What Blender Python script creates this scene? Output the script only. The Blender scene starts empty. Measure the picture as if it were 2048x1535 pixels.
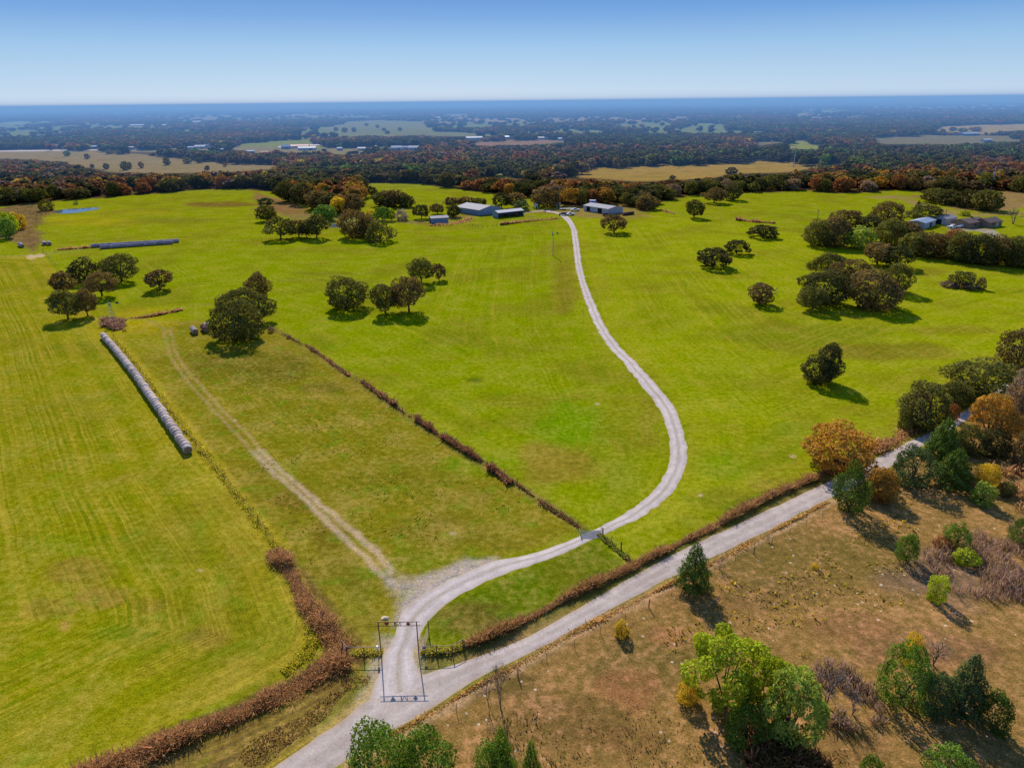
import bpy, math, numpy as np, time
from mathutils import Vector, Matrix
R = math.radians
T0 = time.time()
sc = bpy.context.scene
COL = sc.collection
rng = np.random.default_rng(11)

# ------------------------------------------------------------------ camera geometry
CAMH, F = 62.0, 1420.0
PITCH, ROLL = R(21.68), R(0.643)
fwd = np.array([0, math.cos(PITCH), -math.sin(PITCH)])
up0 = np.array([0, math.sin(PITCH), math.cos(PITCH)])
rt0 = np.array([1.0, 0, 0])
rt = rt0*math.cos(ROLL) - up0*math.sin(ROLL)
up = up0*math.cos(ROLL) + rt0*math.sin(ROLL)
CAM = np.array([0, 0, CAMH])

def at(px, py, z=0.0):
    d = fwd*F + rt*(px-1024) - up*(py-767.5)
    t = (z-CAMH)/d[2]
    return CAM + d*t
def G(pts):
    return np.array([at(x, y)[:2] for x, y in pts])
def depth(p): return float((np.asarray(p)-CAM) @ fwd)
def proj(p):
    p = np.asarray(p, float); r = p-CAM; zc = r@fwd
    return 1024+F*(r@rt)/zc, 767.5-F*(r@up)/zc
def mpp(p): return depth(p)/F
def height_to(px, p, py):
    d = fwd*F + rt*(px-1024) - up*(py-767.5)
    t = (p[1]-CAM[1])/d[1]
    return CAMH + d[2]*t - p[2]

# ------------------------------------------------------------------ small helpers
def lin(c):
    c = np.asarray(c, float)/255.0
    return np.where(c <= .04045, c/12.92, ((c+.055)/1.055)**2.4)
def empty(name, loc=(0, 0, 0), rz=0.0, label=None, cat=None, group=None):
    o = bpy.data.objects.new(name, None); COL.objects.link(o)
    o.location = loc; o.rotation_euler = (0, 0, rz); o.empty_display_size = .5
    return tag(o, label, cat, group)
def tag(o, label=None, cat=None, group=None, kind=None):
    if label: o['label'] = label
    if cat: o['category'] = cat
    if group: o['group'] = group
    if kind: o['kind'] = kind
    return o
def mesh(name, V, Fc, mat=None, col=None, smooth=False):
    """V (n,3); Fc an (m,k) int array or a list of tuples; col per-vertex (n,3)"""
    me = bpy.data.meshes.new(name)
    V = np.ascontiguousarray(V, dtype=np.float32)
    if isinstance(Fc, np.ndarray):
        k = Fc.shape[1]
        me.vertices.add(len(V)); me.vertices.foreach_set('co', V.ravel())
        me.loops.add(Fc.size); me.loops.foreach_set('vertex_index', np.ascontiguousarray(Fc, dtype=np.int32).ravel())
        me.polygons.add(len(Fc))
        me.polygons.foreach_set('loop_start', np.arange(0, Fc.size, k, dtype=np.int32))
        me.polygons.foreach_set('loop_total', np.full(len(Fc), k, dtype=np.int32))
        me.update(calc_edges=True)
    else:
        me.from_pydata([tuple(map(float, v)) for v in V], [], [tuple(f) for f in Fc]); me.update()
    if col is not None: attr_col(me, 'shade', col)
    if mat: me.materials.append(mat)
    me.polygons.foreach_set('use_smooth', np.full(len(me.polygons), bool(smooth)))
    return me
def attr_col(me, name, col):
    a = me.attributes.new(name, 'FLOAT_COLOR', 'POINT')
    c = np.ones((len(me.vertices), 4), np.float32); c[:, :3] = col
    a.data.foreach_set('color', c.ravel())
def attr_f(me, name, v):
    a = me.attributes.new(name, 'FLOAT', 'POINT'); a.data.foreach_set('value', np.ascontiguousarray(v, dtype=np.float32))
def obj(name, me, parent=None, loc=(0, 0, 0), rz=0.0):
    o = bpy.data.objects.new(name, me); COL.objects.link(o)
    o.location = loc; o.rotation_euler = (0, 0, rz)
    if parent is not None: o.parent = parent
    return o
class MB:
    def __init__(s): s.v = []; s.f = []
    def add(s, V, Fs):
        n = len(s.v); s.v += [tuple(map(float, v)) for v in V]; s.f += [tuple(i+n for i in f) for f in Fs]; return s
    def box(s, x0, x1, y0, y1, z0, z1):
        return s.add([(x0,y0,z0),(x1,y0,z0),(x1,y1,z0),(x0,y1,z0),(x0,y0,z1),(x1,y0,z1),(x1,y1,z1),(x0,y1,z1)],
                     [(0,3,2,1),(4,5,6,7),(0,1,5,4),(1,2,6,5),(2,3,7,6),(3,0,4,7)])
    def tube(s, P, rad, n=6, cap=True):
        P = [np.asarray(p, float) for p in P]
        if np.isscalar(rad): rad = [rad]*len(P)
        V = []; Fs = []
        ref = None
        for i, p in enumerate(P):
            d = P[min(i+1, len(P)-1)]-P[max(i-1, 0)]; d = d/(np.linalg.norm(d)+1e-9)
            a = np.cross(d, (0, 0, 1.0)) if abs(d[2]) < .9 else np.cross(d, (0, 1.0, 0))
            if ref is not None:
                a = ref - d*(ref@d)
            a /= np.linalg.norm(a)+1e-9; ref = a; b = np.cross(d, a)
            for k in range(n):
                t = 2*math.pi*k/n; V.append(p+rad[i]*(a*math.cos(t)+b*math.sin(t)))
        for i in range(len(P)-1):
            for k in range(n):
                Fs.append((i*n+k, i*n+(k+1) % n, (i+1)*n+(k+1) % n, (i+1)*n+k))
        if cap:
            Fs.append(tuple(range(n-1, -1, -1))); Fs.append(tuple(range((len(P)-1)*n, len(P)*n)))
        return s.add(V, Fs)
    def prism(s, prof, y0, y1, ax='y'):
        """profile in (x,z) extruded along y (or (y,z) along x with ax='x')"""
        n = len(prof)
        if ax == 'y': V = [(a, y0, b) for a, b in prof]+[(a, y1, b) for a, b in prof]
        else: V = [(y0, a, b) for a, b in prof]+[(y1, a, b) for a, b in prof]
        Fs = [tuple(range(n)), tuple(range(2*n-1, n-1, -1))]+[(i, i+n, (i+1) % n+n, (i+1) % n) for i in range(n)]
        return s.add(V, Fs)
    def me(s, name, mat=None, smooth=False):
        m = mesh(name, np.array(s.v), s.f, mat, smooth=smooth)
        import bmesh
        b = bmesh.new(); b.from_mesh(m); bmesh.ops.recalc_face_normals(b, faces=b.faces); b.to_mesh(m); b.free()
        return m
    def build(s, name, mat, parent=None, loc=(0, 0, 0), rz=0.0, smooth=False):
        return obj(name, s.me(name, mat, smooth), parent, loc, rz)

# ------------------------------------------------------------------ numpy noise
def _h(ix, iy, seed):
    n = (ix*374761393 + iy*668265263 + seed*1442695041) & 0xffffffff
    n = ((n ^ (n >> 13))*1274126177) & 0xffffffff
    return ((n ^ (n >> 16)) & 0xffff)/65535.0
def vnoise(x, y, scale, seed=0, octs=3):
    tot = 0; amp = 1; s = 0
    for o in range(octs):
        fx = x/scale; fy = y/scale
        ix = np.floor(fx).astype(np.int64); iy = np.floor(fy).astype(np.int64)
        u = fx-ix; v = fy-iy; u = u*u*(3-2*u); v = v*v*(3-2*v)
        a = _h(ix, iy, seed+o*17); b = _h(ix+1, iy, seed+o*17); c = _h(ix, iy+1, seed+o*17); d = _h(ix+1, iy+1, seed+o*17)
        tot = tot + amp*((a*(1-u)+b*u)*(1-v)+(c*(1-u)+d*u)*v); s += amp; amp *= .5; scale = scale/2.1
    return tot/s
def sdist(X, Y, P, closed=True):
    """signed distance (inside positive) to polygon, or plain distance to a polyline"""
    d2 = np.full(X.shape, 1e18); ins = np.zeros(X.shape, bool)
    n = len(P); m = n if closed else n-1
    for i in range(m):
        ax, ay = P[i]; bx, by = P[(i+1) % n]
        ex, ey = bx-ax, by-ay; L = ex*ex+ey*ey+1e-12
        t = np.clip(((X-ax)*ex+(Y-ay)*ey)/L, 0, 1)
        d2 = np.minimum(d2, (X-ax-t*ex)**2+(Y-ay-t*ey)**2)
        if closed:
            c = ((ay > Y) != (by > Y)) & (X < (bx-ax)*(Y-ay)/((by-ay) if by != ay else 1e-12)+ax)
            ins ^= c
    d = np.sqrt(d2)
    return np.where(ins, d, -d) if closed else d
def sstep(a, b, x):
    t = np.clip((x-a)/(b-a), 0, 1); return t*t*(3-2*t)
def catmull(P, step):
    P = np.asarray(P, float); out = []
    for i in range(len(P)-1):
        p0 = P[max(i-1, 0)]; p1 = P[i]; p2 = P[i+1]; p3 = P[min(i+2, len(P)-1)]
        n = max(2, int(np.linalg.norm(p2[:2]-p1[:2])/step))
        for t in np.arange(n)/n:
            out.append(.5*((2*p1)+(p2-p0)*t+(2*p0-5*p1+4*p2-p3)*t*t+(3*p1-p0-3*p2+p3)*t**3))
    out.append(P[-1]); return np.array(out)

def hill(X, Y):
    r = np.hypot(X, Y)
    a = sstep(2200, 9000, r)*14 + sstep(6000, 18000, r)*22
    return a*(vnoise(X+9e5, Y+9e5, 5200, 5, 3)-.5)*2*sstep(2000, 3500, r)

# ------------------------------------------------------------------ materials
def newmat(name):
    m = bpy.data.materials.new(name); m.use_nodes = True
    nt = m.node_tree
    for n in list(nt.nodes): nt.nodes.remove(n)
    out = nt.nodes.new('ShaderNodeOutputMaterial')
    return m, nt, out
class NT:
    def __init__(s, nt): s.nt = nt
    def n(s, t, **kw):
        x = s.nt.nodes.new(t)
        for k, v in kw.items(): setattr(x, k, v)
        return x
    def l(s, a, b): s.nt.links.new(a, b)
    def val(s, sock, v):
        if hasattr(v, 'links') or isinstance(v, bpy.types.NodeSocket): s.l(v, sock)
        else: sock.default_value = v
    def math(s, op, a, b=None, c=None, clamp=False):
        x = s.n('ShaderNodeMath', operation=op, use_clamp=clamp); s.val(x.inputs[0], a)
        if b is not None: s.val(x.inputs[1], b)
        if c is not None: s.val(x.inputs[2], c)
        return x.outputs[0]
    def mapr(s, v, a, b, c=0.0, d=1.0):
        x = s.n('ShaderNodeMapRange'); s.val(x.inputs[0], v)
        for i, q in enumerate((a, b, c, d)): s.val(x.inputs[i+1], q)
        return x.outputs[0]
    def mix(s, f, a, b, mode='MIX'):
        x = s.n('ShaderNodeMix', data_type='RGBA', blend_type=mode); s.val(x.inputs[0], f)
        for i, q in ((6, a), (7, b)):
            if isinstance(q, bpy.types.NodeSocket): s.l(q, x.inputs[i])
            else: x.inputs[i].default_value = (*[float(k) for k in q], 1)
        return x.outputs[2]
    def noise(s, vec, scale, detail=3, rough=.55, dims='3D', w=None):
        x = s.n('ShaderNodeTexNoise', noise_dimensions=dims)
        if vec is not None: s.l(vec, x.inputs['Vector'])
        if w is not None: s.val(x.inputs['W'], w)
        x.inputs['Scale'].default_value = scale; x.inputs['Detail'].default_value = detail; x.inputs['Roughness'].default_value = rough
        return x.outputs[0]
    def attr(s, name, col=False):
        x = s.n('ShaderNodeAttribute', attribute_name=name); return x.outputs[0 if col else 2]
    def scale(s, colr, f):
        x = s.n('ShaderNodeVectorMath', operation='SCALE'); s.val(x.inputs[0], colr) if isinstance(colr, bpy.types.NodeSocket) else setattr(x.inputs[0], 'default_value', colr)
        s.val(x.inputs[3], f); return x.outputs[0]

def simple_mat(name, col, rough=.6, metal=0.0, noise=.25, nscale=2.0, spec=.3, stripes=None):
    """plain weathered surface: base colour varied by two noises, optional corrugation as light and dark ridge stripes in the colour, along an object axis"""
    m, nt, out = newmat(name); N = NT(nt)
    p = N.n('ShaderNodeBsdfPrincipled'); N.l(p.outputs[0], out.inputs[0])
    tc = N.n('ShaderNodeTexCoord').outputs['Object']
    f = N.math('ADD', N.math('MULTIPLY', N.noise(tc, nscale, 4), noise*1.4), N.math('MULTIPLY', N.noise(tc, nscale*9, 2), noise*.6))
    v = N.math('ADD', f, 1-noise)
    if stripes:
        sx = N.n('ShaderNodeSeparateXYZ'); N.l(tc, sx.inputs[0])
        w = N.math('SINE', N.math('MULTIPLY', sx.outputs[stripes[0]], stripes[1]))
        v = N.math('ADD', v, N.math('MULTIPLY', w, stripes[2]))  # light and shade of the ridges put into the colour
    c = N.scale(tuple(map(float, col)), v)
    N.l(c, p.inputs['Base Color']); p.inputs['Roughness'].default_value = rough; p.inputs['Metallic'].default_value = metal
    p.inputs['Specular IOR Level'].default_value = spec
    return m
def leaf_mat(name, trans=.38):
    m, nt, out = newmat(name); N = NT(nt)
    oi = N.n('ShaderNodeObjectInfo').outputs['Color']
    c = N.mix(1.0, oi, N.attr('shade', True), 'MULTIPLY')
    d = N.n('ShaderNodeBsdfDiffuse'); t = N.n('ShaderNodeBsdfTranslucent'); N.l(c, d.inputs[0])
    N.l(N.mix(1.0, c, (1.15, 1.1, .55), 'MULTIPLY'), t.inputs[0])
    mx = N.n('ShaderNodeMixShader'); mx.inputs[0].default_value = trans
    N.l(d.outputs[0], mx.inputs[1]); N.l(t.outputs[0], mx.inputs[2]); N.l(mx.outputs[0], out.inputs[0])
    return m
def blade_mat(name, trans=.5):
    m, nt, out = newmat(name); N = NT(nt)
    c = N.attr('shade', True)
    d = N.n('ShaderNodeBsdfDiffuse'); t = N.n('ShaderNodeBsdfTranslucent'); N.l(c, d.inputs[0]); N.l(c, t.inputs[0])
    mx = N.n('ShaderNodeMixShader'); mx.inputs[0].default_value = trans
    N.l(d.outputs[0], mx.inputs[1]); N.l(t.outputs[0], mx.inputs[2]); N.l(mx.outputs[0], out.inputs[0])
    return m
M_leaf = leaf_mat('leaf'); M_blade = blade_mat('dry_blade')
M_bark = simple_mat('bark', (.075, .052, .036), .9, noise=.5, nscale=3)
M_barebark = simple_mat('bare_bark', (.20, .15, .135), .9, noise=.4, nscale=3)

# ------------------------------------------------------------------ world, sun, camera, haze
SUN_EL, SUN_AZ = R(36), R(-12)
w = bpy.data.worlds.new('World'); sc.world = w; w.use_nodes = True
nt = w.node_tree; bg = nt.nodes['Background']
sky = nt.nodes.new('ShaderNodeTexSky'); sky.sky_type = 'NISHITA'; sky.sun_disc = False
sky.sun_elevation = SUN_EL; sky.sun_rotation = SUN_AZ % (2*math.pi); sky.altitude = 300
sky.air_density = 1.0; sky.dust_density = .6; sky.ozone_density = 3.0
bg.inputs[1].default_value = .125
# clear autumn air: the sky texture, deepened from a pale rim at the horizon to strong blue a few degrees up
geo_ = nt.nodes.new('ShaderNodeTexCoord'); sx_ = nt.nodes.new('ShaderNodeSeparateXYZ'); nt.links.new(geo_.outputs['Generated'], sx_.inputs[0])
mr_ = nt.nodes.new('ShaderNodeMapRange'); nt.links.new(sx_.outputs[2], mr_.inputs[0]); mr_.inputs[1].default_value = 0; mr_.inputs[2].default_value = .5
rp_ = nt.nodes.new('ShaderNodeValToRGB'); nt.links.new(mr_.outputs[0], rp_.inputs[0])
el_ = rp_.color_ramp.elements
stops = [(0.0, (192, 215, 238)), (.012, (187, 212, 238)), (.06, (172, 205, 236)), (.13, (146, 189, 231)), (.20, (104, 158, 220)), (.26, (78, 136, 208)), (1.0, (66, 130, 230))]
el_[0].position = 0; el_[0].color = (*lin(stops[0][1]), 1); el_[1].position = 1; el_[1].color = (*lin(stops[-1][1]), 1)
for q_, c_ in stops[1:-1]:
    e_ = el_.new(q_); e_.color = (*lin(c_), 1)
sc_ = nt.nodes.new('ShaderNodeVectorMath'); sc_.operation = 'SCALE'; nt.links.new(rp_.outputs[0], sc_.inputs[0]); sc_.inputs[3].default_value = 1/.125
mx_ = nt.nodes.new('ShaderNodeMix'); mx_.data_type = 'RGBA'
f_ = nt.nodes.new('ShaderNodeMapRange'); nt.links.new(sx_.outputs[2], f_.inputs[0])
for k_, v_ in enumerate((.14, .45, .92, .35)): f_.inputs[k_+1].default_value = v_
nt.links.new(f_.outputs[0], mx_.inputs[0]); nt.links.new(sky.outputs[0], mx_.inputs[6]); nt.links.new(sc_.outputs[0], mx_.inputs[7]); nt.links.new(mx_.outputs[2], bg.inputs[0])
S = Vector((math.sin(SUN_AZ)*math.cos(SUN_EL), math.cos(SUN_AZ)*math.cos(SUN_EL), math.sin(SUN_EL)))
ld = bpy.data.lights.new('sun', 'SUN'); ld.energy = 5.0; ld.angle = R(.55); ld.color = (1, .93, .82)
lo = bpy.data.objects.new('sun', ld); COL.objects.link(lo); lo.rotation_euler = (-S).to_track_quat('-Z', 'Y').to_euler(); lo.location = (0, 0, 300)
cd = bpy.data.cameras.new('camera'); cam = bpy.data.objects.new('camera', cd); COL.objects.link(cam)
cd.sensor_width = 36; cd.lens = F*36/2048; cd.clip_start = .5; cd.clip_end = 150000
M3 = np.array([rt, up, -fwd]).T
mw = Matrix([[*M3[0], CAM[0]], [*M3[1], CAM[1]], [*M3[2], CAM[2]], [0, 0, 0, 1]])
cam.matrix_world = mw; sc.camera = cam
sc.view_settings.view_transform = 'Standard'; sc.view_settings.look = 'None'
sc.view_settings.exposure = 0; sc.view_settings.gamma = 1
sc.cycles.max_bounces = 6; sc.cycles.diffuse_bounces = 3; sc.cycles.transmission_bounces = 4; sc.cycles.volume_bounces = 0
sc.cycles.use_denoising = True

def haze_mat():
    m, nt, out = newmat('haze'); N = NT(nt)
    K = 1.0/2900
    sig = np.array([.80, .95, 1.15])*K
    hz = lin((118, 163, 215))
    ab = N.n('ShaderNodeVolumeAbsorption'); em = N.n('ShaderNodeEmission'); ad = N.n('ShaderNodeAddShader')
    mxs = float(sig.max())*1.0
    ab.inputs['Color'].default_value = (*[1-s/mxs for s in sig], 1); ab.inputs['Density'].default_value = mxs
    e = sig*hz; es = float(e.max()); em.inputs[0].default_value = (*[float(q/es) for q in e], 1); em.inputs[1].default_value = es  # glow emitted by the volume stands in for sunlight scattered in haze
    N.l(ab.outputs[0], ad.inputs[0]); N.l(em.outputs[0], ad.inputs[1]); N.l(ad.outputs[0], out.inputs['Volume'])
    return m
ho = MB().box(-26000, 26000, 540, 26000, -90, 69).build('haze', haze_mat()); tag(ho, kind='stuff', label='thin blue haze lying over the distant land')
# ------------------------------------------------------------------ ground sheet
NEAR = [(-500,440),(0,412),(60,407),(140,400),(250,392),(390,380),(480,378),(545,383),(575,398),(640,418),(700,425),(722,412),(735,366),(830,366),(890,375),
        (1000,390),(1060,396),(1085,405),(1160,415),(1200,408),(1300,425),(1320,405),(1380,392),(1440,385),(1480,385),(1560,385),(1600,380),(1680,388),(1800,380),
        (1850,386),(1990,383),(2048,386),(2500,395),(3200,900),(2900,2600),(-900,2600),(-1100,900)]
L_MEADOW = [(-900,520),(0,512),(90,515),(150,590),(195,640),(378,908),(455,1000),(550,1105),(585,1180),(622,1250),(600,1300),(560,1335),(430,1400),(300,1465),(180,1535),(-100,1700),(-700,1700)]
LOT = [(205,655),(395,890),(470,985),(560,1095),(640,1220),(700,1300),(760,1290),(800,1200),(880,1150),(1050,1100),(1160,1062),(1060,990),(840,850),(620,698),(540,655),(360,640)]
MID = [(545,655),(840,848),(1165,1058),(1235,1035),(1300,985),(1338,910),(1330,850),(1250,735),(1185,650),(1150,540),(1140,470),(1100,430),(900,460),(560,490),(190,500),(100,520),(200,630),(420,610)]
RIGHT = [(1165,500),(1215,650),(1375,850),(1365,960),(1260,1060),(1200,1090),(1640,940),(1800,840),(2048,690),(2500,560),(1800,525),(1620,470),(1300,430),(1150,440)]
TRI = [(860,1230),(930,1180),(1030,1140),(1195,1072),(1255,1130),(1100,1210),(960,1280),(850,1285)]
BROWN = [(640,1600),(690,1530),(815,1452),(965,1358),(1250,1206),(1535,1066),(1660,998),(1780,942),(1850,895),(1920,850),(2010,795),(2300,700),(3300,900),(2900,2600),(500,2600)]
DITCH = [(690,1310),(735,1345),(756,1372),(680,1443),(546,1537),(300,1750),(60,1750),(160,1570),(300,1500),(450,1440),(600,1365)]
FIELDS = [  # far clearings among the woods: polygon, sRGB
    ([(-300,303),(0,301),(130,299),(215,303),(300,311),(410,324),(560,331),(555,338),(420,345),(330,347),(200,342),(120,322),(0,318),(-300,320)], (150,128,85)),
    ([(460,291),(500,285),(580,279),(640,282),(655,296),(560,300),(470,300)], (128,140,60)),
    ([(560,303),(640,302),(760,300),(740,309),(640,309),(560,311)], (135,130,75)),
    ([(1110,352),(1150,342),(1190,334),(1340,327),(1450,329),(1500,321),(1600,324),(1660,319),(1722,317),(1720,326),(1650,333),(1560,346),(1480,349),(1400,357),(1290,363),(1200,358)], (170,135,62)),
    ([(962,344),(1000,343),(1060,351),(1068,362),(1000,357),(955,351)], (150,145,55)),
    ([(690,243),(760,240),(850,243),(862,260),(840,273),(700,272),(640,257)], (125,130,75)),
    ([(1572,285),(1600,280),(1650,291),(1645,300),(1570,297)], (140,145,55)),
    ([(1880,253),(1940,250),(2048,247),(2300,247),(2300,262),(2048,263),(1960,269),(1860,262)], (165,140,85)),
    ([(1740,275),(1850,270),(2048,272),(2048,282),(1900,290),(1750,288)], (120,112,80)),
    ([(900,288),(1000,281),(1120,279),(1150,284),(1040,292),(930,293)], (150,112,85)),
    ([(1500,283),(1560,279),(1570,285),(1520,291)], (120,110,75)),
    ([(0,246),(40,243),(60,246),(20,250)], (130,150,80)), ([(130,300),(300,297),(560,294),(560,299),(300,304)], (140,128,95)),
    ([(700,255),(860,262),(1000,268),(1000,273),(860,272),(700,266)], (118,125,75)),
    ([(480,300),(640,296),(840,290),(845,296),(700,303),(500,306)], (140,125,85)),
    ([(1500,385),(1560,384),(1680,388),(1580,392)], (140,120,55)),
]
ANG_FINE = 56
az = np.concatenate([np.arange(-ANG_FINE, ANG_FINE+.001, .17), np.arange(ANG_FINE+4, 360-ANG_FINE, 4.0)])
rr = [8.0, 16, 24, 30]
while rr[-1] < 23500:
    r0 = rr[-1]; rr.append(r0*1.0042 if r0 < 420 else r0*1.006 if r0 < 1500 else (r0*1.012 if r0 < 6000 else r0*1.03))
rr = np.array(rr); nA, nR = len(az), len(rr)
A_, R_ = np.meshgrid(np.radians(az), rr)
GX = (R_*np.sin(A_)).ravel(); GY = (R_*np.cos(A_)).ravel()
GX = np.append(GX, 0.0); GY = np.append(GY, 0.0)
i, j = np.meshgrid(np.arange(nR-1), np.arange(nA), indexing='ij')
jn = (j+1) % nA
FQ = np.stack([i*nA+j, i*nA+jn, (i+1)*nA+jn, (i+1)*nA+j], -1).reshape(-1, 4)[:, ::-1]
cen = nR*nA
FT = [(cen, (k+1) % nA, k) for k in range(nA)]
nV = len(GX)
GR = np.hypot(GX, GY)
base = np.zeros((nV, 3)); dry = np.zeros(nV); stripe = np.zeros(nV); mow = np.zeros(nV); rough = np.zeros(nV); gravel = np.zeros(nV); lush = np.zeros(nV)
base[:] = lin((92, 70, 46))
# far country: elongated clearings, in real places by noise
def far_clear(X, Y):
    return vnoise(np.degrees(np.arctan2(X, Y))*22+9e3, np.log(np.maximum(np.hypot(X, Y), 1.0))*330+9e3, 100, 21, 3)
cl_n = far_clear(GX, GY)
fc = sstep(.555, .575, cl_n)*sstep(1250, 1500, GR)
fcol = np.where((vnoise(GX, GY, 900, 33, 1) > .55)[:, None], lin((150, 130, 85)), lin((120, 132, 70)))
base = base*(1-fc[:, None])+fcol*fc[:, None]
# noise-warped positions for organic edges
def paint(poly, col=None, soft=2.0, amt=1.0, warp=0.0, wscale=12., closed=True, width=0, **at_):
    P = G(poly) if not isinstance(poly, np.ndarray) else poly
    pad = soft*3+warp*2+width+2
    m = np.where((GX > P[:, 0].min()-pad) & (GX < P[:, 0].max()+pad) & (GY > P[:, 1].min()-pad) & (GY < P[:, 1].max()+pad))[0]
    if len(m) == 0: return
    X, Y = GX[m], GY[m]
    if warp: X, Y = X+(vnoise(X+5e3, Y+5e3, wscale, 3)-.5)*2*warp, Y+(vnoise(X+8e3, Y+2e3, wscale, 4)-.5)*2*warp
    d = sdist(X, Y, P, closed)
    k = (sstep(-soft, soft, d) if closed else 1-sstep(width-soft, width+soft, d))*amt
    if col is not None:
        base[m] = base[m]*(1-k[:, None])+lin(col)*k[:, None]
    for nme, v in at_.items():
        if nme == 'mow_':
            s_ = k > .5; mow[m[s_]] = d[s_]
        else:
            a = globals()[nme]; a[m] = a[m]*(1-k)+v*k
def blob(px, py, rx, ry, col, amt=.7, soft=None, warp=None, rot=0, **kw):
    t = np.linspace(0, 2*math.pi, 18, endpoint=False)
    c, s = math.cos(R(rot)), math.sin(R(rot))
    pts = [(px+rx*math.cos(q)*c-ry*math.sin(q)*s, py+rx*math.cos(q)*s+ry*math.sin(q)*c) for q in t]
    P = G(pts); sz = min(np.ptp(P[:, 0]), np.ptp(P[:, 1]))
    paint(P, col, soft if soft else sz*.22, amt, warp if warp is not None else sz*.25, max(4, sz*.4), **kw)

for poly, c in FIELDS: paint(poly, c, 9, 1, 12, 60, dry=.4)
paint(NEAR, (142, 149, 6), 4, 1, 4, dry=.35, stripe=.25)
paint(L_MEADOW, (147, 143, 12), 1.2, 1, .5, dry=.42, stripe=1.0, mow_=1)
paint(MID, (138, 150, 2), 2.5, 1, .8, dry=.3, stripe=.40, mow_=1)
paint(RIGHT, (149, 157, 6), 2.5, 1, .8, dry=.28, stripe=.45, mow_=1)
paint(LOT, (136, 127, 22), 2.0, 1, 1, dry=.6, stripe=.45, mow_=1)
# lot tones: gradient from yellow at the windmill to mixed green at the drive
for b in [(270,645,75,28,(176,158,8),.8),(300,690,60,20,(150,150,10),.6),(500,728,115,36,(104,98,24),.85),(660,775,60,12,(112,98,32),.6),(420,800,40,60,(138,130,21),.5),
          (640,690,45,12,(130,150,6),.7),(590,1000,34,28,(118,92,30),.7),(660,1070,40,30,(118,95,32),.55),(880,1060,95,32,(132,116,37),.6),(790,960,120,30,(126,122,21),.6),
          (950,930,90,22,(126,148,8),.6),(860,1120,90,22,(112,128,13),.6),(1010,1085,70,18,(120,112,30),.5),(720,1190,45,32,(112,122,16),.7),(680,1150,60,40,(120,110,30),.6),
          (740,1250,40,40,(132,122,36),.7),(560,860,60,50,(134,130,20),.5),
          # middle field
          (1120,925,75,45,(152,124,43),.75),(1235,950,55,55,(128,140,13),.6),(1050,800,110,14,(136,128,26),.55),(1155,850,96,46,(112,150,2),.75),(1245,850,50,60,(138,135,21),.6),
          (1130,580,24,52,(132,116,32),.7),(1300,830,22,60,(136,124,32),.55),(650,548,62,6,(118,122,17),.6),(700,562,70,5,(120,118,21),.5),(600,560,50,5,(120,124,16),.5),(720,600,60,8,(128,130,14),.4),
          (1000,540,60,6,(124,122,17),.5),(960,480,50,4,(124,124,16),.5),(900,690,120,16,(128,146,6),.5),(950,760,16,6,(92,108,13),.8),(980,440,90,6,(120,128,17),.4),
          (1110,500,40,12,(134,120,33),.5),(1130,530,30,20,(132,122,29),.5),
          # right field
          (1620,668,170,26,(120,126,20),.65),(1770,702,150,18,(130,116,33),.7),(1900,660,90,10,(134,118,30),.55),(1450,618,70,10,(122,124,24),.5),(1350,545,60,5,(126,122,24),.5),
          (1420,760,90,40,(140,152,10),.4),(1830,760,120,24,(138,132,24),.5),(1330,640,60,30,(130,138,11),.4),(1560,900,90,40,(128,146,10),.5),(1450,930,60,30,(112,146,8),.5),
          (1560,970,60,18,(138,122,39),.6),(1840,545,60,8,(128,112,30),.6),(1300,600,30,70,(138,140,17),.4),(1600,860,60,16,(122,150,6),.5),(1460,1000,80,24,(122,126,24),.6),
          # left meadow
          (160,1140,70,26,(152,122,47),.6),(205,1190,60,24,(158,122,49),.65),(100,1215,50,20,(150,118,47),.5),(300,1210,40,18,(146,116,43),.5),(412,1272,42,20,(142,112,47),.65),
          (130,1250,14,10,(206,160,75),.7),(250,1265,60,14,(104,130,10),.5),(330,1110,90,30,(128,138,10),.5),(120,1090,60,24,(126,142,10),.5),(560,1250,40,50,(122,140,6),.7),
          (300,900,80,140,(146,138,10),.4),(90,800,70,160,(148,134,24),.35),(220,760,70,90,(138,144,6),.4),(480,1120,40,60,(148,134,14),.5),
          # far left field and wet ground
          (440,409,74,5,(122,92,40),.9),(180,441,110,9,(172,158,14),.7),(270,424,90,6,(160,148,20),.55),(330,440,80,6,(128,130,24),.6),(380,400,60,5,(138,140,24),.5),
          (1650,428,120,8,(128,144,17),.4)]:
    blob(*b[:4], b[4], b[5])
paint([(513,385),(560,397),(602,410),(628,432),(600,440),(560,426),(513,418)], (142, 102, 68), 3, .95, 5)
paint([(20,411),(70,404),(95,413),(112,424),(78,440),(84,480),(66,505),(20,480),(-60,470),(-60,430)], (120, 92, 62), 3, .95, 4, rough=.4)
paint([(560,430),(700,428),(760,440),(720,452),(690,460),(640,455)], (132, 122, 62), 3, .8, 4)
paint([(1790,392),(1850,396),(1920,420),(1990,425),(2048,415),(2300,400),(2300,385),(2000,384)], (150, 118, 78), 3, .95, 4, rough=.3)
paint([(1720,395),(1800,398),(1870,428),(1960,432),(2048,430),(2300,440),(2048,424),(1930,428),(1860,408),(1790,390)], (158, 128, 82), 2, .8, 3)
paint([(1060,424),(1130,410),(1210,405),(1280,420),(1300,432),(1240,440),(1150,432)], (150, 122, 72), 3, .8, 5)
paint([(740,440),(800,445),(860,450),(950,432),(1060,430),(1080,436),(960,425),(850,440)], (138, 118, 66), 2, .8, 3)
paint([(1890,448),(1930,455),(1985,458),(2010,478),(1990,476),(1960,462),(1900,462)], (176, 160, 150), 1, .9, 1)
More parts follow.
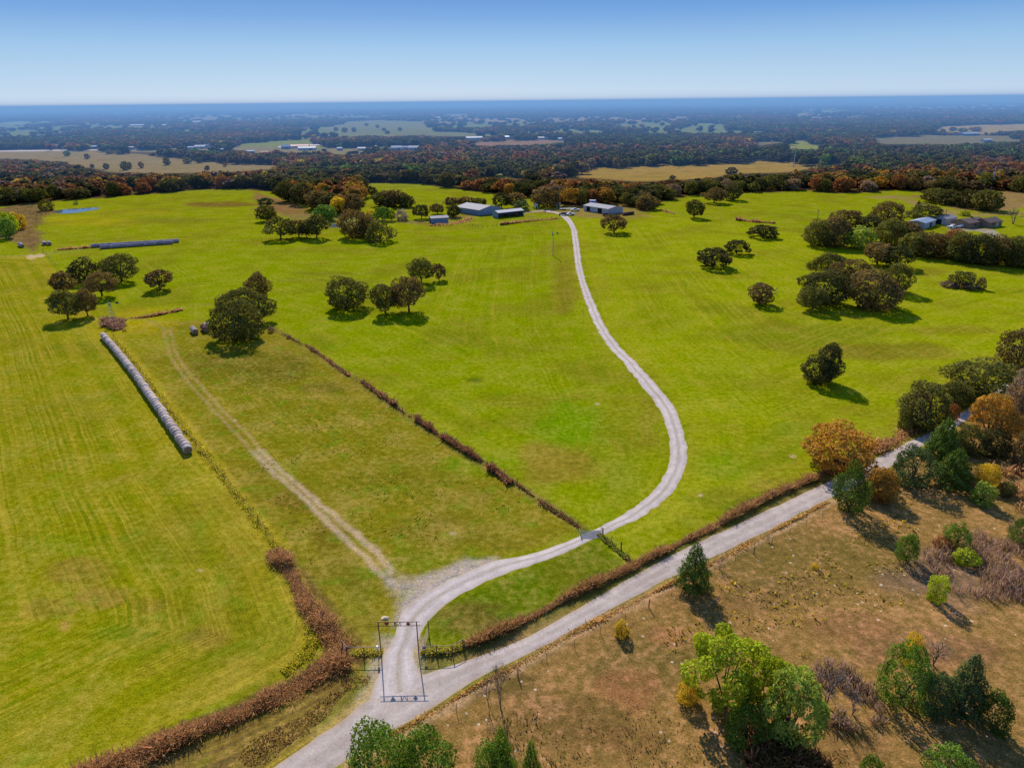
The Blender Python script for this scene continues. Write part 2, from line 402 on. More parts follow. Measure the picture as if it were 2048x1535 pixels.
paint(TRI, (104, 120, 10), 1.5, 1, .8, dry=.5); blob(950, 1232, 80, 34, (110, 98, 34), .85)
paint([(850,1285),(880,1300),(960,1275),(1200,1160),(1340,1092),(1560,985),(1660,940),(1690,965),(1560,1012),(1360,1110),(1200,1190),(1000,1300),(930,1330),(845,1350)], (118, 106, 54), 1.0, .9, .8, rough=.25)
paint(BROWN, (158, 122, 66), 1.2, 1, .8, rough=1.0, dry=0, stripe=0)
for b in [(1620,1120,260,50,(120,104,46),.6),(1300,1330,120,60,(112,98,48),.6),(1450,1200,120,30,(140,104,58),.5),(1850,1300,160,40,(150,106,74),.6),(1700,1250,90,30,(150,104,68),.5),
          (1260,1380,60,40,(170,112,72),.6),(1130,1440,120,50,(118,92,50),.6),(1550,1180,100,30,(120,98,56),.5),(1900,1150,120,60,(132,106,82),.8),(1960,950,90,40,(136,106,60),.5),
          (1650,1500,140,40,(140,104,62),.5),(1330,1270,40,20,(178,118,78),.5),(1240,1480,90,30,(132,96,54),.5),(1020,1370,60,30,(104,88,46),.6)]:
    blob(*b[:4], b[4], b[5])
paint(DITCH, (112, 84, 52), .8, .95, .8, rough=.3, stripe=1.0, mow_=1); 
paint([(700,1345),(740,1352),(756,1372),(690,1432),(640,1470),(600,1470),(640,1420)], (120, 118, 48), 1, .8, 1.2)
paint([(560,1110),(600,1160),(650,1230),(700,1305)], (104, 80, 48), .8, .9, .6, closed=False, width=1.8)
paint([(700,1310),(600,1370),(450,1440),(300,1505),(150,1580)], (96, 70, 42), .8, .95, .8, closed=False, width=2.2)
paint([(232,680),(300,765),(395,890),(470,985),(556,1098)], (176, 158, 34), .7, .9, .4, closed=False, width=1.7)
paint([(550,1105),(590,1180),(628,1250),(600,1305),(540,1350)], (150, 140, 26), .9, .7, .6, closed=False, width=1.6)
paint([(545,655),(620,700),(840,850),(1060,990),(1165,1058)], (112, 104, 44), .7, .85, .5, closed=False, width=1.1)
for pl in ([(328,655),(330,672),(338,703),(359,741),(386,775),(431,823),(485,881),(544,942),(585,976),(637,1024),(684,1072),(722,1106),(765,1150)],
           [(341,655),(344,672),(352,703),(369,734),(393,761),(448,823),(502,874),(534,915),(592,965),(643,1009),(691,1050),(739,1089),(785,1145)]):
    P = catmull(G(pl), 2.0)
    paint(P, (178, 146, 86), .4, .85, .25, 3, closed=False, width=.34, gravel=.15)
    paint(P[int(len(P)*.66):], (204, 172, 128), .5, .85, .5, 3, closed=False, width=.5, gravel=.5)
paint([(330,660),(300,640),(260,636),(195,640),(150,648)], (156, 142, 66), .6, .6, .4, closed=False, width=.9)
# gravel washed out round the junction, and pale road shoulders
paint([(770,1150),(800,1165),(850,1152),(930,1122),(1000,1110),(970,1135),(870,1190),(808,1240),(785,1250),(792,1200)], (190, 170, 158), 1.2, .92, 1.8, 3, gravel=.9)
paint([(756,1270),(850,1275),(845,1340),(900,1350),(760,1400),(700,1440),(730,1370)], (190, 166, 136), .9, .8, .8, 4, gravel=.6)
paint([(700,1532),(835,1450),(970,1373),(1055,1322),(1250,1216),(1450,1116),(1600,1038),(1680,995)], (208, 168, 122), .6, .7, .5, 3, closed=False, width=.7)
paint([(640,1470),(730,1400),(760,1350)], (206, 168, 122), .6, .7, .5, 3, closed=False, width=.7)
paint([(930,1330),(1100,1246),(1250,1172),(1400,1096),(1560,1020),(1720,940),(1830,880)], (162, 126, 86), .6, .75, .5, 3, closed=False, width=.7)
for px, py, s in [(1402,990,5),(1585,912,6),(905,1066,7),(400,1140,5),(470,840,4),(1195,807,4),(62,514,10),(80,511,8)]:
    blob(px, py, s, s*.5, (226, 190, 150), .9, .25, .2)
paint([(0,513),(60,511),(120,505),(165,500)], (170, 150, 96), .8, .6, .5, closed=False, width=1.2)
tl = MB()
gm = mesh('ground', np.column_stack([GX, GY, hill(GX, GY)]), FQ)
# centre fan joined as part of the same sheet
def ground_mat():
    m, nt, out = newmat('ground'); N = NT(nt)
    geo = N.n('ShaderNodeNewGeometry'); P = geo.outputs['Position']
    b = N.attr('base', True); dr = N.attr('dry'); st = N.attr('stripe'); mo = N.attr('mow'); ro = N.attr('rough'); gv = N.attr('gravel')
    n30 = N.noise(P, .035, 4, .6); n8 = N.noise(P, .13, 4, .6); n1 = N.noise(P, .9, 3, .65); nf = N.noise(P, 4.5, 2, .6)
    # dry straw patches
    f = N.math('MULTIPLY', N.mapr(N.math('ADD', N.math('MULTIPLY', n8, .55), N.math('MULTIPLY', n1, .45)), .47, .60), dr, clamp=True)
    c = N.mix(N.math('MULTIPLY', f, .75), b, tuple(lin((178, 146, 78))))
    g = N.math('MULTIPLY', N.mapr(n30, .48, .62), N.math('MULTIPLY', N.math('SUBTRACT', 1.0, ro), .42), clamp=True)
    c = N.mix(g, c, tuple(lin((126, 112, 30))))
    g2 = N.math('MULTIPLY', N.mapr(N.noise(P, .21, 4, .65), .53, .66), N.math('MULTIPLY', dr, .75), clamp=True)
    c = N.mix(g2, c, tuple(lin((96, 140, 16))))
    # mowing rows follow each field's edge
    s1 = N.noise(None, .45, 3, .7, '1D', mo); s2 = N.noise(None, 1.7, 2, .6, '1D', mo)
    brk = N.mapr(N.noise(P, .05, 2), .35, .6, .25, 1)
    row = N.math('MULTIPLY', N.math('MULTIPLY', N.math('ADD', N.math('ADD', N.mapr(s1, .36, .64, -.7, .7), N.mapr(s2, .36, .64, -.5, .5)), N.mapr(N.noise(None, .16, 2, .5, '1D', mo), .36, .64, -.4, .4)), st), brk)
    c = N.mix(N.math('MULTIPLY', row, .6, clamp=True), c, tuple(lin((186, 160, 52))))
    c = N.mix(N.math('MULTIPLY', row, -.6, clamp=True), c, tuple(lin((92, 114, 4))))
    # rough brown pasture: bare orange soil, grey-green weeds, pale flower heads
    so = N.math('MULTIPLY', N.mapr(N.math('ADD', N.math('MULTIPLY', n1, .55), N.math('MULTIPLY', n8, .45)), .50, .62), ro, clamp=True)
    c = N.mix(N.math('MULTIPLY', so, .42), c, tuple(lin((206, 146, 104))))
    we = N.math('MULTIPLY', N.mapr(N.noise(P, .5, 4, .7), .50, .62), ro, clamp=True)
    c = N.mix(N.math('MULTIPLY', we, .46), c, tuple(lin((110, 96, 40))))
    vo = N.n('ShaderNodeTexVoronoi'); N.l(P, vo.inputs['Vector']); vo.inputs['Scale'].default_value = .75
    dot = N.math('MULTIPLY', N.math('LESS_THAN', vo.outputs['Distance'], .13), N.math('MULTIPLY', N.mapr(N.noise(P, .06, 2), .47, .55), N.math('GREATER_THAN', ro, .6)))
    sel = N.n('ShaderNodeSeparateColor'); N.l(vo.outputs['Color'], sel.inputs[0])
    dot = N.math('MULTIPLY', dot, N.math('GREATER_THAN', sel.outputs[0], .40))
    c = N.mix(N.math('MULTIPLY', dot, .75), c, tuple(lin((226, 206, 178))))
    # loose stone on gravelly ground
    gs = N.math('MULTIPLY', N.mapr(N.noise(P, 2.2, 4, .75), .45, .6), gv, clamp=True)
    c = N.mix(N.math('MULTIPLY', gs, .6), c, tuple(lin((208, 196, 196))))
    # value grain: lighter and darker tufts at random
    amp = N.math('ADD', .43, N.math('MULTIPLY', ro, .05))
    gr = N.math('ADD', N.math('MULTIPLY', N.math('SUBTRACT', n1, .5), 2.6), N.math('MULTIPLY', N.math('SUBTRACT', nf, .5), 3.2))
    gr = N.math('ADD', gr, N.math('MULTIPLY', N.math('SUBTRACT', n8, .5), .9))
    c = N.scale(c, N.math('ADD', .85, N.math('MULTIPLY', gr, amp)))
    d = N.n('ShaderNodeBsdfDiffuse'); N.l(c, d.inputs[0])
    bp = N.n('ShaderNodeBump'); bp.inputs['Strength'].default_value = .35; bp.inputs['Distance'].default_value = .25
    N.l(N.math('ADD', N.math('MULTIPLY', n1, 1.0), N.math('MULTIPLY', nf, .5)), bp.inputs['Height']); N.l(bp.outputs[0], d.inputs['Normal'])
    N.l(d.outputs[0], out.inputs[0])
    return m
attr_col(gm, 'base', base)
for nme in ('dry', 'stripe', 'mow', 'rough', 'gravel'): attr_f(gm, nme, globals()[nme])
gm.materials.append(ground_mat())
import bmesh
bm = bmesh.new(); bm.from_mesh(gm); bm.verts.ensure_lookup_table()
bm.faces.new([bm.verts[k] for k in range(nA)][::-1]); bmesh.ops.recalc_face_normals(bm, faces=[bm.faces[-1]] if False else []); bm.normal_update(); bm.to_mesh(gm); bm.free()
go = obj('ground', gm); tag(go, kind='structure')
print('ground', len(gm.vertices), round(time.time()-T0, 1))

# ------------------------------------------------------------------ roads
def road_mat(name, c1, c2, crown, rutf=.3):
    m, nt, out = newmat(name); N = NT(nt)
    P = N.n('ShaderNodeNewGeometry').outputs['Position']; u = N.attr('cross')
    au = N.math('ABSOLUTE', u)
    n1 = N.noise(P, .5, 4, .65); n2 = N.noise(P, 3.5, 3, .7); nl = N.noise(P, .09, 3, .6)
    c = N.mix(N.mapr(N.math('ADD', N.math('MULTIPLY', n1, .5), N.math('MULTIPLY', nl, .5)), .38, .62), tuple(lin(c1)), tuple(lin(c2)))
    rut = N.math('SUBTRACT', 1.0, N.math('ABSOLUTE', N.math('DIVIDE', N.math('SUBTRACT', au, .45), .24)), clamp=True)
    c = N.mix(N.math('MULTIPLY', rut, rutf), c, tuple(lin((216, 202, 194))))
    mid = N.math('SUBTRACT', 1.0, N.math('DIVIDE', au, .22), clamp=True)
    c = N.mix(N.math('MULTIPLY', N.math('MULTIPLY', mid, crown), N.mapr(n1, .35, .55)), c, tuple(lin((150, 130, 96))))
    edge = N.mapr(N.math('ADD', au, N.math('MULTIPLY', N.math('SUBTRACT', n2, .5), .5)), .78, 1.0)
    c = N.mix(N.math('MULTIPLY', edge, .7), c, tuple(lin((184, 158, 128))))
    c = N.scale(c, N.math('ADD', .52, N.math('ADD', N.math('MULTIPLY', n2, .7), N.math('MULTIPLY', n1, .25))))
    d = N.n('ShaderNodeBsdfDiffuse'); N.l(c, d.inputs[0])
    bp = N.n('ShaderNodeBump'); bp.inputs['Strength'].default_value = .3; bp.inputs['Distance'].default_value = .06
    N.l(n2, bp.inputs['Height']); N.l(bp.outputs[0], d.inputs['Normal']); N.l(d.outputs[0], out.inputs[0])
    return m
def road(name, left, right, mat, z, step=.6, jag=.35, nx=9, sink=False):
    Lp = catmull(np.array([at(*p) for p in left]), step); Rp0 = np.array([at(*p) for p in right])
    # equal parameter resampling of both edges
    def res(pts, n):
        c = catmull(np.array([at(*p) for p in pts]), .5); s = np.concatenate([[0], np.cumsum(np.linalg.norm(np.diff(c, axis=0), axis=1))]); s /= s[-1]
        return np.column_stack([np.interp(np.linspace(0, 1, n), s, c[:, k]) for k in range(3)])
    # keep the rungs matched: spline both edges segment by segment
    Lg = np.array([at(*p) for p in left]); Rg = np.array([at(*p) for p in right])
    both = catmull(np.column_stack([Lg[:, :2], Rg[:, :2]]), step)
    n = len(both)
    sl = np.arange(n)*step
    jl = (vnoise(sl, sl*0+3.3, 1.7, 51, 3)-.5)*2*jag; jr = (vnoise(sl, sl*0+91.3, 1.7, 52, 3)-.5)*2*jag
    V = []; U = []
    for k in range(n):
        l, r_ = both[k, :2], both[k, 2:]; d = r_-l; wdt = np.linalg.norm(d)+1e-9; d /= wdt
        l = l+d*jl[k]; r_ = r_+d*jr[k]
        for q in range(nx):
            t = q/(nx-1); p = l+(r_-l)*t; V.append((p[0], p[1], z+.05*(1-(2*t-1)**2)-(.075*max(0, 1-k*step/2.6) if sink else 0))); U.append(2*t-1)
    a, b = np.meshgrid(np.arange(n-1), np.arange(nx-1), indexing='ij')
    Fq = np.stack([a*nx+b, a*nx+b+1, (a+1)*nx+b+1, (a+1)*nx+b], -1).reshape(-1, 4)
    me = mesh(name, np.array(V), Fq, mat, smooth=True); attr_f(me, 'cross', np.array(U))
    if me.polygons[0].normal.z < 0: me.flip_normals()
    return tag(obj(name, me), kind='structure')
CR_L = [(440,1620),(548,1535),(640,1470),(676,1445),(740,1398),(840,1351),(928,1322),(1049,1275),(1250,1161),(1360,1102),(1467,1052),(1561,1008),(1672,955),(1721,932),(1800,892),(1832,876),(1890,845),(1960,800),(2040,750),(2150,690)]
CR_R = [(590,1620),(672,1535),(755,1482),(815,1445),(880,1405),(965,1351),(1049,1311),(1130,1268),(1330,1160),(1430,1112),(1530,1064),(1602,1026),(1700,977),(1765,943),(1835,898),(1858,884),(1915,852),(1984,808),(2062,758),(2170,698)]
road('road', CR_L, CR_R, road_mat('road_gravel', (170,154,142), (194,178,166), .15, .25), .012, jag=.3)
DR_L = [(700,1440),(737,1398),(755,1356),(769,1311),(793,1256),(811,1216),(866,1176),(969,1128),(1071,1103),(1159,1071),(1232,1036),(1292,996),(1326,955),(1341,910),(1336,865),(1319,820),(1290,780),(1250,730),(1215,690),(1190,650),(1170,600),(1157,560),(1149,520),(1145,480),(1138,450),(1115,428),(1088,423)]
DR_R = [(900,1382),(862,1361),(838,1338),(829,1316),(838,1275),(860,1238),(918,1190),(1020,1143),(1115,1112),(1203,1070),(1268,1040),(1326,1003),(1362,960),(1374,910),(1368,865),(1350,818),(1322,780),(1277,730),(1238,690),(1209,650),(1187,600),(1171,560),(1162,520),(1157,480),(1150,452),(1132,430),(1096,420)]
road('driveway', DR_L, DR_R, road_mat('drive_gravel', (178,164,154), (204,190,180), .6, .42), .004, jag=.42, sink=True)
road('farm_track', [(1088,423),(1070,424),(1040,428),(1000,432)], [(1096,420),(1072,421),(1040,425.5),(1000,430)], road_mat('track_dirt', (160,140,112), (170,150,124), .3), .022, step=1.0, nx=5)
def sheet(name, poly, mat, z):
    P = catmull(np.vstack([G(poly), G(poly)[:1]]), 2.0)[:-1]
    me = mesh(name, np.column_stack([P, np.full(len(P), z)]), [tuple(range(len(P)))], mat)
    if me.polygons[0].normal.z < 0: me.flip_normals()
    return tag(obj(name, me), kind='structure')
def water_mat():
    m, nt, out = newmat('water'); N = NT(nt)
    p = N.n('ShaderNodeBsdfPrincipled'); N.l(p.outputs[0], out.inputs[0])
    p.inputs['Base Color'].default_value = (.10, .13, .16, 1); p.inputs['Roughness'].default_value = .04; p.inputs['IOR'].default_value = 1.33
    bp = N.n('ShaderNodeBump'); bp.inputs['Strength'].default_value = .05; bp.inputs['Distance'].default_value = .02
    N.l(N.noise(N.n('ShaderNodeNewGeometry').outputs['Position'], 1.2, 2), bp.inputs['Height']); N.l(bp.outputs[0], p.inputs['Normal'])
    return m
M_water = water_mat()
sheet('pond_water', [(104,424),(125,419),(155,417),(190,415),(199,417),(180,421),(155,425),(125,427)], M_water, .02)
sheet('creek_water', [(657,452),(668,447),(676,450),(684,452),(676,454.5),(664,454.5)], M_water, .02)
sheet('creek_water', [(684,381),(700,380),(718,387),(735,390),(720,392),(700,387)], M_water, .02)
sheet('highway', [(-300,300.5),(0,300.5),(120,299.5),(210,299),(215,300.5),(120,302),(0,303.5),(-300,304)], simple_mat('highway', tuple(lin((176,158,152))), .9), .05)
sheet('highway', [(560,292),(640,288),(760,290),(840,287),(842,288.5),(760,292),(640,291),(562,294.5)], simple_mat('highway_far', tuple(lin((196,180,170))), .9), .05)
# ------------------------------------------------------------------ tree prototypes (unit height, unit width)
def unit(n, r):
    v = r.normal(size=(n, 3)); return v/np.linalg.norm(v, axis=1)[:, None]
def cards(r, C, Nn, size, asp=1.0, jit=.25):
    n = len(C); t = np.cross(Nn, unit(n, r)); t /= np.linalg.norm(t, axis=1)[:, None]+1e-9
    b = np.cross(Nn, t); s = np.broadcast_to(np.asarray(size, float), (n,))[:, None]*.5
    V = np.stack([C+(t*a+b*asp*c)*s for a, c in ((-1, -.55), (.35, -1), (1, .5), (-.4, 1))], 1)
    V += r.normal(size=V.shape)*s[:, None]*jit*.5
    return V.reshape(-1, 3), np.arange(4*n).reshape(-1, 4)
def shade_of(r, n, lo=.6, hi=1.35, warm=.18):
    k = r.uniform(lo, hi, n); h = r.uniform(-warm, warm, n)
    return np.column_stack([k*(1+h), k, k*(1-h*.6)])
def lobed(r, nl, n, card, cz, rz, spread, rl, low=-.35, flat=.85):
    """cards over the surface of many lobes set on a dome: centres and normals"""
    Cs, Ns, K, L = [], [], [], []
    ex, ey = r.uniform(.88, 1.1), r.uniform(.88, 1.1); skip = set(r.permutation(nl)[:int(nl*.16)]) if low > -.95 and nl > 14 else set()
    for i in range(nl):
        if i in skip: continue
        a = i*2.39996+r.uniform(-.3, .3); z = 1-(i+.5)/nl*(1-low); q = math.sqrt(max(0, 1-z*z))
        k = r.uniform(.70, 1.12)*spread
        c = np.array([k*q*math.cos(a)*ex, k*q*math.sin(a)*ey, cz+rz*z*r.uniform(.8, 1.05)])
        L.append(c); rad = rl*r.uniform(.55, 1.45); m = int(n/nl*(rad/rl)**1.6)
        d = unit(m, r); out_ = c-np.array([0, 0, cz-.1]); out_ /= np.linalg.norm(out_)+1e-9
        d = d[(d@out_ > -.45)]
        p = c+d*np.array([1, 1, flat])*rad*(.72+.33*r.random((len(d), 1)))
        Cs.append(p); Ns.append(d*.9+unit(len(d), r)*.8); K.append(np.full(len(d), r.uniform(.78, 1.2)))
    C = np.vstack(Cs); Nn = np.vstack(Ns); Nn /= np.linalg.norm(Nn, axis=1)[:, None]
    return C, Nn, np.concatenate(K), L
def limbs(r, L, tw, fork=.2, nmax=9, n=5):
    b = MB(); b.tube([(0, 0, -.02), (r.uniform(-.01, .01), 0, fork*.5), (0, 0, fork)], [tw*1.35, tw, tw*.9], n+2)
    idx = r.permutation(len(L))[:nmax]
    for i in idx:
        c = np.asarray(L[i]); m = c*.5+np.array([0, 0, fork*.55]); m[:2] += r.uniform(-.03, .03, 2)
        b.tube([(0, 0, fork*.9), m*[.8, .8, 1], c], [tw*.65, tw*.4, tw*.14], n, cap=False)
    return b
def proto(kind, seed, n, card):
    r = np.random.default_rng(seed)
    if kind in ('oak', 'round', 'loose', 'low', 'tall'):
        P = dict(oak=(32, .50, .36, .38, .15, -.74, .16, .026), round=(34, .46, .39, .385, .16, -.98, .10, .026), loose=(44, .48, .38, .41, .105, -.9, .06, .020),
                 low=(26, .42, .40, .41, .145, -.7, .06, .03), tall=(26, .52, .38, .345, .16, -.9, .14, .03))[kind]
        nl, cz, rz, sp, rl, low, fork, tw = P
        C, Nn, K, L = lobed(r, nl, n, card, cz, rz, sp, rl, low)
        C[:, :2] += (C[:, 2:3]-.5)*r.uniform(-.12, .12, 2)
        tm = limbs(r, L, tw, fork, 12 if kind == 'loose' else 9)
    elif kind == 'cedar':
        z = 1-np.sqrt(r.random(n)); z = np.clip(.03+.97*z, 0, 1); a = r.uniform(0, 2*math.pi, n)
        lob = 1+.22*np.sin(a*5+z*19+seed)+.16*np.sin(a*9-z*31)
        rad = .47*np.clip(1-z, 0, 1)**.72*np.clip(z*7+.45, 0, 1)*lob*(.62+.42*r.random(n)**.6)+.012
        C = np.column_stack([rad*np.cos(a), rad*np.sin(a), z+rad*.12])
        Nn = np.column_stack([np.cos(a), np.sin(a), .55+0*a])+unit(n, r)*.75; Nn /= np.linalg.norm(Nn, axis=1)[:, None]
        K = .8+.4*r.random(n); tm = MB().tube([(0, 0, -.02), (0, 0, .9)], [.035, .004], 6); L = []
        K *= .85+.3*(np.sin(a*5+z*19+seed) > 0)
    elif kind == 'juniper':
        C, Nn, K, L = lobed(r, 30, n, card, .45, .44, .36, .15, -.9, 1.2)
        C[:, :2] *= (1.22-.3*C[:, 2:3]); C[:, 2] = np.clip(C[:, 2], .01, 2); tm = limbs(r, L, .03, .1, 5)
    elif kind == 'bush':
        C, Nn, K, L = lobed(r, 16, n, card, .40, .42, .35, .18, -.97, 1.1)
        C[:, 2] = np.clip(C[:, 2], .02, 2); tm = limbs(r, L, .018, .06, 7)
    elif kind == 'bare':
        b = MB(); L = []
        def grow(p, d, l, w_, g):
            q = p+d*l; b.tube([p, (p+q)/2+r.normal(size=3)*l*.05, q], [w_, w_*.8, w_*.6], 4 if g > 1 else 5, cap=False)
            if g >= 5: L.append(q); return
            for k in range(3 if g < 4 else 2):
                e = d+r.normal(size=3)*.55; e[2] += .12; e /= np.linalg.norm(e); grow(q, e, l*r.uniform(.6, .8), w_*.58, g+1)
        for k in range(3):
            e = np.array([r.uniform(-.5, .5), r.uniform(-.5, .5), 1.0]); grow(np.array([0, 0, -.02]), e/np.linalg.norm(e), .26, .018, 1)
        tm = b; Lp = np.array(L); V0 = np.array(b.v); mx = max(V0[:, 2].max(), .1); hw = np.abs(V0[:, :2]).max()*2
        b.v = [(x/hw, y/hw, z/mx) for x, y, z in b.v]; Lp = Lp/np.array([hw, hw, mx])
        m = max(4, n); C = Lp[r.integers(0, len(Lp), m)]+r.normal(size=(m, 3))*.03; Nn = unit(m, r); K = r.uniform(.7, 1.2, m)
    V, Fq = cards(r, C, Nn, card*r.uniform(.7, 1.4, len(C)), .8)
    # tone varies at random per leaf and lobe; cedar hollows are given darker colour
    sh = shade_of(r, len(C))*K[:, None]
    cm = mesh(kind+'_crown', V, Fq, M_leaf, np.repeat(sh, 4, 0))
    return cm, tm.me(kind+'_trunk', M_barebark if kind == 'bare' else M_bark)
PR = {}
def protos(kind, res):
    key = (kind, res)
    if key not in PR:
        n, card, nv = {'hi': (13000, .028, 2), 'mid': (8000, .036, 4), 'lo': (2400, .068, 5), 'min': (420, .15, 6)}[res]
        if kind == 'bare': n = {'hi': 500, 'mid': 300, 'lo': 150, 'min': 90}[res]; card *= .6
        if kind in ('cedar', 'juniper', 'bush'): n = int(n*.8)
        if kind == 'cedar': card *= .9
        PR[key] = [proto(kind, 100+17*i+len(kind)*7+{'hi': 1, 'mid': 2, 'lo': 3, 'min': 4}[res]*1000, n, card) for i in range(nv)]
    return PR[key]
HUE = dict(dark=(.046, .044, .016), olive=(.070, .066, .017), brown=(.088, .060, .024), rust=(.135, .058, .024), orange=(.19, .105, .02), yellow=(.26, .185, .016), lime=(.150, .172, .012),
           pale=(.14, .165, .028), green=(.070, .115, .022), cedar=(.042, .064, .012), deep=(.030, .044, .016), bluegreen=(.044, .062, .024), lit=(.060, .094, .013), grey=(.15, .125, .105), mauve=(.125, .085, .060))
used = {}
LB = 2.75
def tree(kind, hue, bx, by, wpx, top, label, group=None, name=None, res=None, hgt=None, loc=None, wid=None):
    p = at(bx, by) if loc is None else np.array(loc, float)
    mp = mpp(p)
    h = hgt if hgt else height_to(bx, p, top)
    W = wid if wid else wpx*mp
    if res is None:
        s = h/mp/2; res = 'hi' if s > 55 else ('mid' if s > 24 else ('lo' if s > 11 else 'min'))
    lst = protos(kind, res); k = used.get((kind, res), 0); used[(kind, res)] = k+1
    cm, tm = lst[k % len(lst)]
    nm = name or {'cedar': 'cedar_tree', 'juniper': 'cedar_tree', 'bush': 'shrub', 'bare': 'bare_tree'}.get(kind, 'oak_tree')
    cat = {'cedar_tree': 'cedar', 'shrub': 'shrub', 'bare_tree': 'tree'}.get(nm, 'tree')
    o = empty(nm, p, rng.uniform(0, 6.28), label, cat, group)
    if kind == 'bare': W, h = W*1.05, h
    o.scale = (W*rng.uniform(.96, 1.04), W*rng.uniform(.96, 1.04), h)
    c = obj('crown', cm, o); t = obj('trunk', tm, o)
    hv = np.array(HUE[hue])*rng.uniform(.86, 1.14)*LB; c.color = (*[float(q) for q in hv], 1)
    return o
